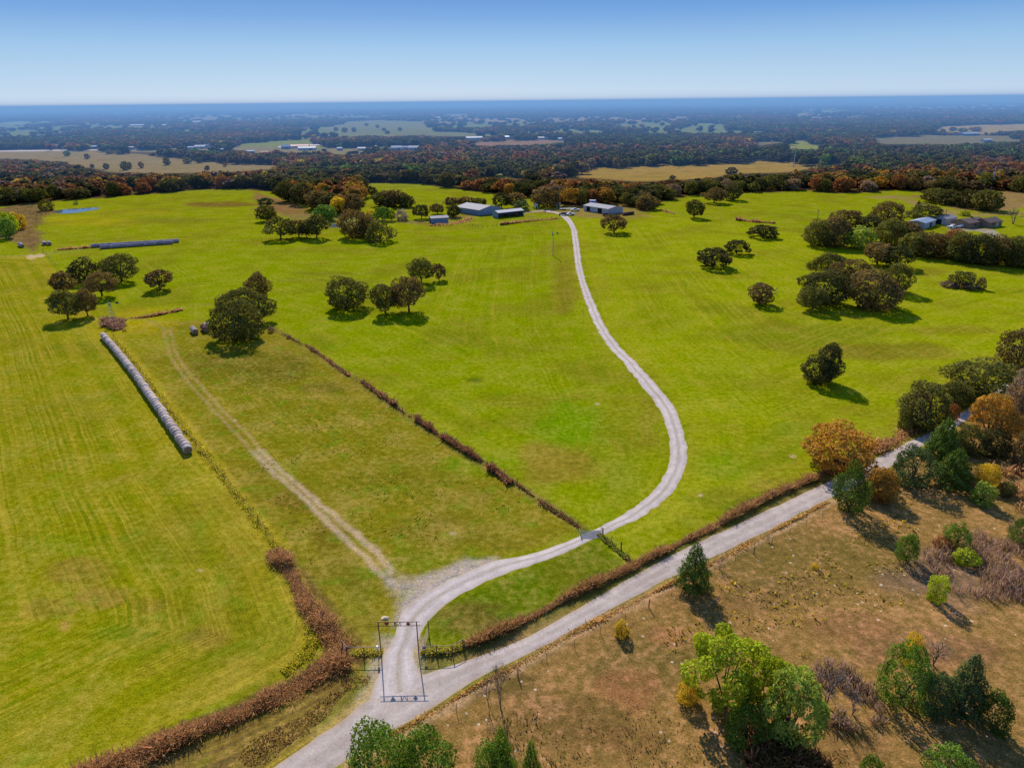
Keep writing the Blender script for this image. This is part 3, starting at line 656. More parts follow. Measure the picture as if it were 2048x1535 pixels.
T = [
 # -- oaks round the left windmill
 ('oak','brown',129,588,51,541,'brown topped oak behind the windmill, leftmost of the upper oaks'),
 ('round','dark',171,563,60,516,'very dark oak left of the big oak in the group above the windmill'),
 ('oak','olive',244,562,78,505,'biggest olive oak at the right end of the group above the windmill'),
 ('oak','brown',205,592,66,542,'brown oak in the middle of the group just above the windmill'),
 ('oak','olive',137,638,66,577,'front olive oak with a long blue shadow left of the windmill'),
 ('oak','brown',176,632,49,577,'brown oak touching the windmill side of the front olive oak'),
 ('oak','brown',320,578,57,535,'small lone brown oak with a flat crown right of the windmill oaks'),
 ('tall','brown',518,612,56,546,'rusty brown oak rearmost of the three oaks beside the bale pairs'),
 ('oak','olive',494,644,104,574,'middle oak of the three oaks beside the bale pairs'),
 ('round','olive',475,676,106,598,'largest front oak with crown to the ground beside the bale pairs'),
 # -- oaks mid field
 ('round','olive',693,616,87,553,'broad round oak alone in the middle of the central field'),
 ('oak','olive',771,626,62,565,'smaller olive oak left of the brown oak in the central field pair'),
 ('oak','brown',818,622,72,548,'taller brown oak right of the olive oak in the central field pair'),
 ('oak','olive',843,566,59,516,'olive oak behind the central pair of oaks'),
 ('oak','brown',878,560,34,526,'small brown oak leaning off the right of the oak behind the central pair'),
 # -- right field
 ('low','dark',1526,474,66,447,'low spreading motte highest up the right field beside the fence brush'),
 ('low','dark',1425,534,74,491,'low dark clump of oak nearest the driveway in the right field'),
 ('low','dark',1473,507,50,477,'smaller low dark oak just behind the low clump near the driveway'),
 ('round','brown',1521,608,53,564,'solitary small oak with bare dead limbs on its right side'),
 ('oak','olive',1651,552,68,501,'rear left olive oak of the big motte in the right field'),
 ('oak','brown',1695,566,83,515,'rear middle brown oak of the big motte in the right field'),
 ('round','dark',1645,606,98,537,'dark tall oak on the left flank of the big motte in the right field'),
 ('oak','olive',1624,620,62,570,'small front left oak of the big motte in the right field'),
 ('round','brown',1742,614,109,540,'wide front right oak of the big motte with a yellow sprig'),
 ('round','olive',1791,584,59,524,'rear right oak of the big motte in the right field'),
 ('oak','brown',1754,529,66,483,'brown oak with visible limbs between the big motte and the wooded strip'),
 ('oak','dark',1792,534,57,488,'dark oak joined to the brown oak just behind the big motte'),
 ('round','dark',1634,766,70,712,'dark juniper like tree body alone near the road trees in the right field'),
 ('tall','dark',1655,764,52,687,'tall irregular dark tree top leaning right alone in the right field'),
 ('bush','olive',1920,571,56,537,'isolated low shrub clump in the far right of the right field'),
 ('bush','brown',1960,578,22,555,'tiny shrub at the right end of the isolated shrub clump'),
 ('bush','mauve',1900,574,38,562,'brown brushy skirt at the left of the isolated shrub clump'),
 ('bush','mauve',1940,577,36,564,'brown brushy skirt at the right of the isolated shrub clump'),
 ('round','olive',1640,491,68,436,'leftmost olive oak of the wood beside the farmhouse'),
 ('round','brown',1668,492,68,431,'brown oak second from left in the wood beside the farmhouse'),
 ('round','pale',1716,496,70,450,'grey green tree in the front of the wood beside the farmhouse'),
 ('oak','brown',1690,462,64,417,'brown oak at the back left of the wood beside the farmhouse'),
 ('round','brown',1772,452,70,401,'tallest brown oak at the back of the wood beside the farmhouse'),
 ('oak','dark',1735,468,59,428,'dark oak in the heart of the wood beside the farmhouse'),
 ('round','olive',1780,490,66,436,'olive oak left of the sheds in the wood beside the farmhouse'),
 ('round','brown',1815,488,64,440,'brown oak in front of the blue sheds'),
 ('round','olive',1826,510,66,462,'low olive oak at the near edge below the sheds'),
 ('round','brown',1868,514,70,462,'brown oak under the driveway bend of the farmhouse'),
 ('round','rust',1902,512,64,458,'russet oak in the tree strip below the farmhouse'),
 ('round','olive',1920,522,70,462,'olive oak at the centre of the tree strip below the farmhouse'),
 ('round','dark',1958,528,70,466,'dark oak right of centre in the tree strip below the farmhouse'),
 ('round','brown',1995,528,66,468,'brown oak near the right end of the tree strip below the farmhouse'),
 ('round','olive',2026,532,66,472,'olive oak at the frame end of the tree strip below the farmhouse'),
 ('round','brown',2062,536,66,476,'last brown oak of the tree strip below the farmhouse'),
 ('round','olive',1850,443,66,407,'round dark oak standing over the blue shed'),
 ('cedar','deep',1834,425,18,401,'thin dark cedar poking up beside the round oak over the blue shed'),
 ('round','olive',1866,404,51,374,'leftmost oak of the dark hedge row behind the farmhouse'),
 ('round','dark',1898,409,53,378,'second dark oak of the hedge row behind the farmhouse'),
 ('round','dark',1934,414,57,376,'third and tallest dark oak of the hedge row behind the farmhouse'),
 ('round','olive',1972,420,59,378,'last oak at the right of the hedge row behind the farmhouse'),
 ('bare','grey',2026,448,34,415,'leafless grey tree at the right of the farmhouse'),
 ('bush','lime',1928,431,26,420,'yellow green bush on the lane behind the farmhouse'),
 ('oak','brown',1228,465,53,428,'lone brown oak in front of the long barn by the driveway'),
 ('oak','olive',1388,436,38,397,'slim olive oak at the bend of the right field fence'),
 ('oak','brown',1428,406,49,374,'brown oak second row above the right field fence'),
 ('round','dark',1464,400,38,364,'dark oak by the white vehicles in the far right field'),
 # -- centre farmyard
 ('oak','dark',743,394,32,372,'small dark oak left of the oak clump in the far green field'),
 ('round','dark',770,412,51,380,'left dark oak of the clump in the far green field'),
 ('round','brown',788,413,55,377,'tallest oak of the clump in the far green field'),
 ('round','dark',812,414,38,388,'right low oak of the clump in the far green field'),
 ('oak','dark',843,437,34,407,'dark oak just left of the small blue shed'),
 ('oak','brown',875,428,32,405,'brown oak behind the small blue shed'),
 ('round','dark',907,434,29,408,'dark round oak between the small shed and the big barn'),
 ('oak','brown',906,413,38,393,'brown oak at the left rear of the big grey barn'),
 ('oak','brown',932,412,38,392,'russet oak peeping over the big grey barn roof'),
 ('oak','olive',958,413,34,395,'olive oak behind the ridge of the big grey barn'),
 ('oak','dark',1003,417,38,384,'left dark oak with clear trunk behind the open shed'),
 ('oak','brown',1030,415,47,383,'brown oak with clear trunk behind the open shed'),
 ('juniper','bluegreen',1043,421,31,400,'blue green round tree right of the open shed'),
 ('round','brown',1094,413,57,374,'big brown domed oak over the small blue boxes in the yard'),
 ('tall','green',757,440,20,415,'leftmost bright green sapling below the oak clump'),
 ('tall','green',770,441,22,412,'bright green sapling in the thicket below the oak clump'),
 ('tall','lime',783,441,20,417,'lime green sapling in the thicket below the oak clump'),
 ('bush','grey',803,440,30,416,'grey green willow bush at the right of the green saplings'),
 ('bush','yellow',740,434,24,419,'yellow bush at the left of the green saplings'),
 ('round','brown',713,474,77,419,'big brown oak by the creek at the field corner'),
 ('round','olive',738,470,44,436,'olive oak tucked behind the round tree at the field corner'),
 ('juniper','olive',760,483,58,441,'dense round dark tree in front at the field corner'),
 ('oak','olive',562,478,62,432,'big left oak of the grove on the far bale field edge'),
 ('oak','brown',598,474,42,437,'thin brown oak second in the grove on the far bale field edge'),
 ('oak','dark',614,475,38,436,'dark oak third in the grove on the far bale field edge'),
 ('oak','olive',634,476,49,428,'tall right oak of the grove on the far bale field edge'),
 ('round','deep',530,413,32,394,'very dark round tree at the edge of the rusty wet ground'),
 ('round','olive',535,442,42,408,'grey olive tree in front of the very dark round tree'),
 ('round','green',650,440,51,407,'bright green tree standing by the creek'),
 ('oak','yellow',678,428,34,390,'yellow leaved tree glowing in the dark trees by the creek'),
 ('round','dark',578,402,51,362,'dark tree at the left end of the dense creek wood'),
 ('round','dark',606,408,53,364,'dark domed tree second in the dense creek wood'),
 ('round','brown',640,418,59,378,'brown tree with yellow tip in the dense creek wood'),
 ('round','dark',662,424,53,384,'dark tree left of the yellow tree in the creek wood'),
 ('round','brown',704,424,55,384,'brown tree right of the yellow tree in the creek wood'),
 ('oak','dark',712,382,36,352,'dark oak by the far creek pool'),
 ('bush','olive',94,421,28,397,'olive willow on the bank of the small pond'),
 ('bush','green',152,409,10,401,'tiny round bush on the far bank of the small pond'),
 ('round','lime',14,466,47,420,'lime yellow tree at the left margin below the pond'),
 ('round','yellow',36,458,36,424,'yellow tree at the left margin nearest the pond'),
 ('round','green',18,476,34,432,'green tree in front of the yellow trees at the left margin'),
 # -- road trees at the right
 ('round','orange',1675,938,136,846,'big orange brown oak beside the road at the field corner'),
 ('juniper','cedar',1697,1022,69,931,'ragged dark green cedar at the roadside opposite the orange oak'),
 ('round','orange',1757,996,64,937,'orange and green small oak right of the ragged roadside cedar'),
 ('cedar','cedar',1879,928,78,834,'tall dense cedar rearmost of the three cedars by the road bend'),
 ('juniper','bluegreen',1824,964,89,892,'round grey green cedar left of the three cedars by the road bend'),
 ('cedar','cedar',1904,972,78,896,'broad cedar in front of the three cedars by the road bend'),
 ('bush','yellow',1974,972,52,927,'yellow olive bush right of the three cedars'),
 ('bush','pale',1962,1006,54,964,'pale green bush in front of the yellow olive bush'),
 ('bush','olive',2012,990,34,962,'small olive bush right of the pale green bush'),
 ('round','olive',1845,856,102,762,'dark vine draped oak over the road bend'),
 ('round','mauve',1830,850,49,776,'greyish vine curtain tree on the left of the vine draped oak'),
 ('bush','olive',1812,858,44,812,'low olive shrub at the foot of the vine draped oak'),
 ('round','olive',1961,796,130,717,'wide olive oak beyond the road at the right'),
 ('round','olive',1905,812,64,762,'smaller olive oak between the vine oak and the wide oak'),
 ('round','brown',2034,736,85,655,'brown oak cut by the frame at the far right of the field'),
 ('round','olive',2075,724,74,650,'olive oak beyond the brown frame oak'),
 ('oak','orange',1972,884,102,788,'golden orange oak in the roadside thicket'),
 ('bush','olive',1940,905,70,852,'dark olive bush under the golden orange oak'),
 ('bush','dark',1988,910,66,856,'dark bush right under the golden orange oak'),
 ('bush','rust',1902,838,30,808,'rusty bush beside the road gap'),
 ('round','mauve',2036,856,79,736,'tan leafless looking tree at the right margin'),
 ('bush','brown',2044,930,48,856,'brown shrub at the right margin below the tan tree'),
 # -- brown pasture
 ('cedar','cedar',1386,1178,72,1083,'single pointed cedar beside the county road fence'),
 ('juniper','lit',1811,1121,51,1068,'small round cedar at the edge of the grey thicket'),
 ('juniper','lit',1910,1092,53,1045,'small cedar inside the top of the grey thicket'),
 ('bush','rust',1886,1098,46,1074,'rust red bush beside the small thicket cedar'),
 ('bush','lime',1931,1126,48,1098,'bright green bush inside the grey thicket'),
 ('bush','lime',1872,1200,46,1150,'yellow green bush at the lower left of the thicket'),
 ('juniper','cedar',2042,1084,53,1038,'dark cedar at the frame edge right of the thicket'),
 ('loose','lime',1448,1412,172,1256,'big bright yellow green tree in the brown pasture'),
 ('loose','pale',1574,1482,140,1328,'paler feathery tree touching the big yellow green tree'),
 ('loose','lime',1524,1446,118,1308,'yellow green limb crown between the big tree and the paler tree'),
 ('juniper','lit',1488,1482,85,1404,'dark cedar bush at the foot of the big yellow green tree'),
 ('bush','yellow',1374,1400,50,1358,'yellow weed bush at the left foot of the big tree'),
 ('bare','grey',1652,1410,74,1342,'leafless grey shrub between the pale tree and the right cedars'),
 ('bare','grey',1705,1428,60,1384,'second leafless shrub closest to the right cedars'),
 ('juniper','lit',1800,1404,105,1288,'left cedar of the right hand pasture cedars'),
 ('cedar','bluegreen',1922,1426,86,1305,'tallest blue green cedar of the right hand pasture cedars'),
 ('bush','bluegreen',1866,1424,84,1338,'dull grey green tree in the middle of the right hand cedars'),
 ('juniper','cedar',1982,1460,69,1385,'low cedar at the right end of the right hand cedars'),
 ('bush','yellow',1816,1330,44,1266,'yellow leaved sapling behind the right hand cedars'),
 ('bare','grey',1866,1330,70,1276,'leafless lilac grey shrub behind the right hand cedars'),
 ('juniper','lit',1896,1572,98,1500,'cedar top cut by the bottom of the frame below the right hand cedars'),
 ('juniper','lit',1736,1574,56,1513,'small cedar top at the bottom of the frame left of the cut cedar'),
 ('juniper','lit',764,1608,150,1458,'larger left cedar crown beside the road at the bottom of the frame'),
 ('juniper','lit',854,1606,146,1464,'right cedar crown of the touching pair at the bottom of the frame'),
 ('cedar','lit',1004,1568,66,1450,'rear cedar of the three small cedars at the bottom of the frame'),
 ('juniper','lit',990,1602,91,1490,'left front cedar of the three small cedars at the bottom of the frame'),
 ('cedar','lit',1062,1596,58,1478,'right cedar of the three small cedars at the bottom of the frame'),
 ('bare','olive',1001,1412,46,1318,'thin scraggly cedar by the pasture fence corner'),
 ('bare','grey',976,1402,34,1352,'leafless twiggy shrub beside the scraggly cedar'),
 ('bush','yellow',1243,1270,34,1240,'small golden flowering bush by the pasture fence'),
 ('bare','grey',1438,1138,30,1116,'small bare bush right of the pointed cedar'),
 ('bare','grey',1537,1080,14,1068,'tiny dark bare bush by the road shoulder'),
 ('bush','yellow',1630,1136,16,1126,'tiny yellow bush high in the brown pasture'),
 ('bush','mauve',543,664,13,653,'round purple shrub beside the fence end near the big oak'),
 ('bush','mauve',578,676,10,669,'small purple shrub second along the diagonal fence'),
]
for t in T: tree(*t)
# the broken dead limbs on the solitary oak
so = [o for o in bpy.data.objects if o.get('label', '').startswith('solitary small oak')][0]
b = MB(); 
for P in ([(0,0,.3),(.3,0,.5),(.62,.05,.62)],[(.3,0,.5),(.55,0,.45),(.72,0,.30)],[(.45,0,.55),(.6,0,.75)],[(.5,0,.46),(.66,.03,.55)]): b.tube(P, [.016,.01,.006][:len(P)], 4)
so.rotation_euler[2] = 0; b.build('dead_limb', M_barebark, so)
print('trees', len(T), round(time.time()-T0, 1))

# ------------------------------------------------------------------ woods
NEARG = G(NEAR)
FIELDG = [G(p) for p, c in FIELDS]
def scatter():
    pts = []
    r = 395.0
    while r < 22500:
        s = max(10.0, .0066*r); n = int(2*R(47)*r/s)
        a = np.linspace(-R(47), R(47), n)+rng.uniform(-.5, .5, n)*s/r*.9
        q = r+rng.uniform(-.5, .5, n)*s*.9
        pts.append(np.column_stack([q*np.sin(a), q*np.cos(a), np.full(n, s)])); r += s*.92
    P = np.vstack(pts); X, Y = P[:, 0], P[:, 1]; rad = np.hypot(X, Y)
    keep = np.ones(len(P), bool)
    m = rad < 900
    keep[m] &= sdist(X[m], Y[m], NEARG) < -3
    for g in FIELDG:
        pad = 10; m = np.where((X > g[:, 0].min()-pad) & (X < g[:, 0].max()+pad) & (Y > g[:, 1].min()-pad) & (Y < g[:, 1].max()+pad))[0]
        if len(m): keep[m] &= sdist(X[m], Y[m], g) < 3+(vnoise(X[m], Y[m], 45, 8, 2)-.4)*70
    f = (far_clear(X, Y) > .565) & (rad > 1350)
    f &= rng.random(len(P)) > .05
    keep &= ~f
    keep &= rng.random(len(P)) > .06
    return P[keep]
W = scatter()
Wr = np.hypot(W[:, 0], W[:, 1])
Wz = hill(W[:, 0], W[:, 1])
wsz = rng.uniform(.78, 1.25, len(W)); wwid = np.maximum(12.0, W[:, 2]*1.2)*rng.uniform(.75, 1.4, len(W)); whgt = np.maximum(9.0, np.minimum(W[:, 2]*.36, 11))*wsz
whgt[Wr > 1200] *= .9
# autumn colour drifts
az_ = vnoise(W[:, 0]+4e4, W[:, 1]+4e4, 120, 77, 3); u = rng.random(len(W))
leftness = sstep(100, -350, W[:, 0])*sstep(1100, 600, Wr)
HN = ['dark', 'olive', 'brown', 'rust', 'orange', 'green', 'yellow', 'mauve']
u2 = np.clip(u*.55+.9*(vnoise(W[:, 0]+1e4, W[:, 1]+6e4, 260, 91, 3)-.27), 0, 1); wh = np.where(u2 < .36, 0, np.where(u2 < .58, 1, 2))
aut = az_+leftness*.16+rng.normal(size=len(W))*.03 - sstep(-250, 150, W[:, 0])*.05
wh = np.where((aut > .60) & (u > .5), 3, wh); wh = np.where((aut > .63) & (u > .78), 4, wh); wh = np.where((aut < .42) & (u > .84), 5, wh)
wh = np.where((aut > .5) & (rng.random(len(W)) < .02), 6, wh); wh = np.where((aut > .52) & (rng.random(len(W)) < .08), 7, wh)
front = Wr < 1000
# the open fields and far buildings must be seen: trees standing right before them are low scrub or absent
def rows_px(X, Y, Z):
    p = np.column_stack([X, Y, Z])-CAM; zc = p@fwd; return 1024+F*(p@rt)/zc, 767.5-F*(p@up)/zc
FVIS = [np.array(p, float) for p, c in FIELDS]+[np.array([(x-w_*.6, y-h_), (x+w_*.6, y-h_), (x+w_*.6, y+1), (x-w_*.6, y+1)], float) for x, y, w_, h_ in
        [(402,297,22,7),(418,296,14,8),(440,303,18,5),(502,307,14,5),(572,298,16,9),(600,296,36,7),(615,300,34,6),(724,301,16,5),(810,299,56,9),(948,279,32,6),(1020,277,22,4),(1085,279,24,4),(1125,281,18,4),(277,252,28,3),(330,252,18,3),(392,245,22,3),(262,299,24,5),(190,297,20,5),(1936,271,34,6),(116,297,20,9)]]
hmax = np.full(len(W), 1e9)
wx_, wb_ = rows_px(W[:, 0], W[:, 1], Wz)
for q_ in FVIS:
    c_ = np.where((wx_ > q_[:, 0].min()) & (wx_ < q_[:, 0].max()) & (Wr < 4000))[0]
    for fr_ in (.35, .6, .8, 1.0):
        x_, y_ = rows_px(W[c_, 0], W[c_, 1], Wz[c_]+whgt[c_]*fr_)
        ins_ = sdist(x_, y_, q_) > (vnoise(W[c_, 0], W[c_, 1], 60, 9, 2)-.42)*(9 if len(q_) > 4 else 0)
        hmax[c_[ins_]] = np.minimum(hmax[c_[ins_]], whgt[c_[ins_]]*(fr_-.25))
cut = hmax < 2.6
sh_ = (hmax < whgt) & ~cut; wwid[sh_] *= np.clip(hmax[sh_]/whgt[sh_]+.25, .4, 1); whgt = np.minimum(whgt, hmax)
W, Wr, Wz, whgt, wwid, wh = W[~cut], Wr[~cut], Wz[~cut], whgt[~cut], wwid[~cut], wh[~cut]
# trees that show: no other tree within 13 m on the side nearer the camera
fi = np.where(Wr < 1250)[0]
show = np.zeros(len(W))
F2 = W[fi, :2]
for a in range(len(fi)):
    p = F2[a]; d = -p/np.hypot(*p)
    rel = F2-p; al = rel@d; la = np.abs(rel[:, 0]*d[1]-rel[:, 1]*d[0])
    blk = ((al > 2) & (al < 26) & (la < 6)).sum()
    show[fi[a]] = (whgt[fi[a]]/Wr[fi[a]])*(1.0 if blk == 0 else (.8 if blk == 1 else .55))
inw = np.abs(np.arctan2(W[:, 0], W[:, 1])) < R(36.5)
order = np.argsort(-(show*inw))
n_oak = sum(1 for o in bpy.data.objects if o.get('category') == 'tree')
N_IND = 300-n_oak-34
ind = order[:N_IND]
LM = [(-1e9, 'left of the pond'), (90, 'behind the small pond'), (215, 'behind the far bale field'), (400, 'behind the rusty wet ground'), (545, 'beside the creek'), (735, 'behind the far green field'),
      (880, 'behind the small blue shed'), (925, 'behind the big grey barn'), (985, 'behind the open shed'), (1060, 'behind the yard boxes'), (1160, 'behind the long barn'), (1262, 'right of the long barn'),
      (1330, 'behind the slim olive oak'), (1480, 'behind the white vehicles'), (1560, 'along the far right field'), (1700, 'behind the farmhouse wood'), (1850, 'behind the hedge row'), (1960, 'behind the leafless farm tree')]
HW = dict(dark='dark green', olive='olive green', brown='brown', rust='russet red', orange='orange', green='fresh green', yellow='yellow', mauve='bare grey brown')
recs = []
for k in ind:
    x, y = proj((W[k, 0], W[k, 1], 0)); lm = [t for q, t in LM if q <= x][-1]
    recs.append((lm, HN[wh[k]], x, y, k))
from collections import defaultdict
bins = defaultdict(list)
for q in recs: bins[(q[0], q[1])].append(q)
ORD = ['first', 'second', 'third', 'fourth', 'fifth', 'sixth', 'seventh', 'eighth', 'ninth', 'tenth', 'eleventh', 'twelfth', 'thirteenth', 'fourteenth', 'fifteenth', 'sixteenth', 'seventeenth', 'eighteenth', 'nineteenth', 'twentieth'] + ['%dth' % q for q in range(21, 90)]
for (lm, hn), L in bins.items():
    L.sort(key=lambda q: q[2])
    for q, (_, _, x, y, k) in enumerate(L):
        lab = ('only %s woodland tree %s' % (HW[hn], lm)) if len(L) == 1 else '%s %s woodland tree from the left %s' % (ORD[q], HW[hn], lm)
        if len(L) > 1 and q == len(L)-1: lab = 'rightmost %s woodland tree %s' % (HW[hn], lm)
        tree(['round', 'oak', 'round', 'tall', 'round'][int(rng.integers(0, 5))], hn, 0, 0, 0, 0, lab, 'trees of the woods round the pasture', loc=(W[k, 0], W[k, 1], Wz[k]), hgt=whgt[k], wid=min(wwid[k], 15), name='woodland_tree')
# everything further off reads as one mass: a single object that instances a few crown shapes on points
mask = np.ones(len(W), bool); mask[ind] = False
Q = W[mask]; qh = whgt[mask]; qw = wwid[mask]; qz = Wz[mask]; qi = wh[mask]
fc_ = bpy.data.collections.new('forest_shapes')
NSH = 4
def far_tree(seed, hue):
    r = np.random.default_rng(seed)
    C, Nn, K, L = lobed(r, 12, 150, .2, .52, .34, .34, .19, -.5)
    V, Fq = cards(r, C, Nn, .20*r.uniform(.8, 1.3, len(C)), .85)
    # dark inner mass so that the crown is not see-through at this distance
    th = np.linspace(0, 2*math.pi, 8, endpoint=False); IV = []; IF = []
    for a, z in enumerate((.1, .3, .55, .76, .88)):
        for t in th: rad = (.16, .36, .40, .30, .1)[a]*r.uniform(.85, 1.1); IV.append((rad*math.cos(t), rad*math.sin(t), z))
    for a in range(4):
        for k in range(8): IF.append((a*8+k, a*8+(k+1) % 8, (a+1)*8+(k+1) % 8, (a+1)*8+k))
    n0 = len(V); V = np.vstack([V, IV]); Fq = np.vstack([Fq, np.array(IF)+n0])
    sh = np.vstack([np.repeat(shade_of(r, len(C), .65, 1.3)*K[:, None], 4, 0), np.full((len(IV), 3), .6)])
    sh = sh*np.array(HUE[hue])*2.0
    me = mesh('forest_crown', V, Fq, M_blade, sh)
    return me
k = 0
for hi, hn in enumerate(HN):
    for s in range(NSH):
        o = bpy.data.objects.new('forest_shape_%02d' % k, far_tree(500+k, hn)); fc_.objects.link(o); k += 1
pm = bpy.data.meshes.new('forest'); pm.vertices.add(len(Q)); pm.vertices.foreach_set('co', np.column_stack([Q[:, 0], Q[:, 1], qz]).astype(np.float32).ravel())
a = pm.attributes.new('scl', 'FLOAT_VECTOR', 'POINT'); a.data.foreach_set('vector', np.column_stack([qw, qw, qh]).astype(np.float32).ravel())
a = pm.attributes.new('rot', 'FLOAT_VECTOR', 'POINT'); a.data.foreach_set('vector', np.column_stack([qw*0, qw*0, rng.uniform(0, 6.28, len(Q))]).astype(np.float32).ravel())
a = pm.attributes.new('idx', 'INT', 'POINT'); a.data.foreach_set('value', (qi*NSH+rng.integers(0, NSH, len(Q))).astype(np.int32))
fo = obj('forest', pm); tag(fo, 'hazy mass of autumn woodland reaching to the horizon', kind='stuff')
ng = bpy.data.node_groups.new('forest', 'GeometryNodeTree')
ng.interface.new_socket('Geometry', in_out='INPUT', socket_type='NodeSocketGeometry'); ng.interface.new_socket('Geometry', in_out='OUTPUT', socket_type='NodeSocketGeometry')
gi = ng.nodes.new('NodeGroupInput'); go_ = ng.nodes.new('NodeGroupOutput'); ip = ng.nodes.new('GeometryNodeInstanceOnPoints'); ci = ng.nodes.new('GeometryNodeCollectionInfo')
ci.inputs['Collection'].default_value = fc_; ci.inputs['Separate Children'].default_value = True; ci.inputs['Reset Children'].default_value = True
def na(nm, tp):
    x = ng.nodes.new('GeometryNodeInputNamedAttribute'); x.data_type = tp; x.inputs[0].default_value = nm; return [s for s in x.outputs if s.enabled][0]
L_ = ng.links.new
L_(gi.outputs[0], ip.inputs['Points']); L_(ci.outputs[0], ip.inputs['Instance']); ip.inputs['Pick Instance'].default_value = True
L_(na('idx', 'INT'), ip.inputs['Instance Index']); L_(na('rot', 'FLOAT_VECTOR'), ip.inputs['Rotation']); L_(na('scl', 'FLOAT_VECTOR'), ip.inputs['Scale'])
L_(ip.outputs[0], go_.inputs[0])
md = fo.modifiers.new('forest', 'NODES'); md.node_group = ng
print('woods', len(W), 'individual', len(ind), round(time.time()-T0, 1))
# scattered single trees in the far open fields
FT_ = [(213,338,12,326,'dark'),(250,340,16,321,'olive'),(258,338,14,323,'dark'),(283,336,12,322,'brown'),(185,336,9,327,'dark'),(334,330,14,314,'dark'),(375,327,18,314,'olive'),(398,326,14,314,'dark'),
       (450,333,10,322,'brown'),(415,340,10,330,'dark'),(135,312,14,301,'green'),(220,308,20,299,'olive'),(240,309,18,300,'olive'),(175,318,12,306,'brown'),(672,262,10,254,'dark'),(690,265,12,254,'dark'),
       (708,264,10,254,'dark'),(733,252,9,246,'dark'),(755,256,9,249,'dark'),(768,262,10,255,'dark'),(775,268,10,261,'dark'),(800,262,9,254,'dark'),(640,252,10,245,'olive'),(1462,350,26,333,'dark'),(1640,338,14,322,'olive'),
       (1905,262,14,254,'dark'),(1925,264,20,255,'olive'),(1950,263,22,253,'brown'),(2000,270,12,261,'dark'),(2030,278,22,266,'dark'),(1885,266,10,257,'dark'),(1345,360,14,350,'dark')]
for q, (x, y, wpx, top, hu) in enumerate(sorted(FT_)):
    tree('round', hu, x, y, wpx, top, '%s lone %s tree from the left in the far open fields' % (ORD[q], HW[hu]), 'lone trees in the far fields', name='field_tree')
# ------------------------------------------------------------------ hay bales
def bale_mat(name, body, band):
    m, nt, out = newmat(name); N = NT(nt)
    tc = N.n('ShaderNodeTexCoord').outputs['Object']; sx = N.n('ShaderNodeSeparateXYZ'); N.l(tc, sx.inputs[0])
    n1 = N.noise(tc, 3.0, 4, .7); n2 = N.noise(tc, 14, 3, .7)
    oi = N.n('ShaderNodeObjectInfo').outputs['Random']
    c = N.mix(N.mapr(n1, .4, .65), tuple(lin(body)), tuple(lin(band)))
    c = N.scale(c, N.math('ADD', N.math('MULTIPLY', oi, .42), N.math('ADD', .46, N.math('MULTIPLY', n2, .6))))
    d = N.n('ShaderNodeBsdfDiffuse'); N.l(c, d.inputs[0])
    bp = N.n('ShaderNodeBump'); bp.inputs['Strength'].default_value = .5; bp.inputs['Distance'].default_value = .06; N.l(n2, bp.inputs['Height']); N.l(bp.outputs[0], d.inputs['Normal'])
    N.l(d.outputs[0], out.inputs[0]); return m
def bale_end_mat():
    m, nt, out = newmat('bale_end'); N = NT(nt)
    tc = N.n('ShaderNodeTexCoord').outputs['Object']; sx = N.n('ShaderNodeSeparateXYZ'); N.l(tc, sx.inputs[0])
    rr_ = N.math('SQRT', N.math('ADD', N.math('POWER', sx.outputs[1], 2.0), N.math('POWER', N.math('SUBTRACT', sx.outputs[2], .87), 2.0)))
    w_ = N.math('SINE', N.math('MULTIPLY', N.math('ADD', rr_, N.math('MULTIPLY', N.noise(tc, 3, 3), .15)), 60))
    c = N.mix(N.mapr(w_, -1, 1), tuple(lin((120, 92, 70))), tuple(lin((176, 146, 112))))
    d = N.n('ShaderNodeBsdfDiffuse'); N.l(c, d.inputs[0]); N.l(d.outputs[0], out.inputs[0]); return m
M_bale = bale_mat('bale_wrap', (200, 184, 172), (170, 150, 138)); M_balef = bale_mat('bale_wrap_weathered', (178, 166, 178), (150, 136, 140))
M_bale2 = bale_mat('bale_old', (124, 92, 90), (90, 66, 62)); M_bend = bale_end_mat()
BR, BL = .88, 1.40
def bale_meshes(seed, mat):
    r = np.random.default_rng(seed); nseg = 20; xs = [-BL/2, -BL/2+.05, -BL/2+.16, -.2, .2, BL/2-.16, BL/2-.05, BL/2]; rs = [.80, .91, .985, 1, 1.005, .985, .91, .80]
    V = []; Fq = []
    for x, q in zip(xs, rs):
        for k in range(nseg):
            t = 2*math.pi*k/nseg; rad = BR*q*(1+r.normal()*.008); z = BR+rad*math.sin(t)
            V.append((x+r.normal()*.008, rad*math.cos(t)*(1.03), max(.0, z*.985)))
    for a in range(len(xs)-1):
        for k in range(nseg): Fq.append((a*nseg+k, a*nseg+(k+1) % nseg, (a+1)*nseg+(k+1) % nseg, (a+1)*nseg+k))
    me = mesh('wrap', np.array(V), np.array(Fq)[:, ::-1], mat, smooth=True)
    E = MB(); E.add(V[:nseg], [tuple(range(nseg))]); E.add(V[-nseg:], [tuple(range(nseg-1, -1, -1))])
    return me, mesh('end_face', np.array(E.v), E.f, M_bend)
BM = {k: [bale_meshes(900+q+i, m) for q in range(3)] for i, (k, m) in enumerate((('pale', M_bale), ('far', M_balef), ('old', M_bale2)))}
def bale(p, rz, label, group, kind='pale', s=1.0):
    o = empty('hay_bale', p, rz, label, 'hay bale', group); o.scale = (1, s, s)
    w_, e_ = BM[kind][int(rng.integers(0, 3))]; obj('wrap', w_, o); obj('end_face', e_, o); return o
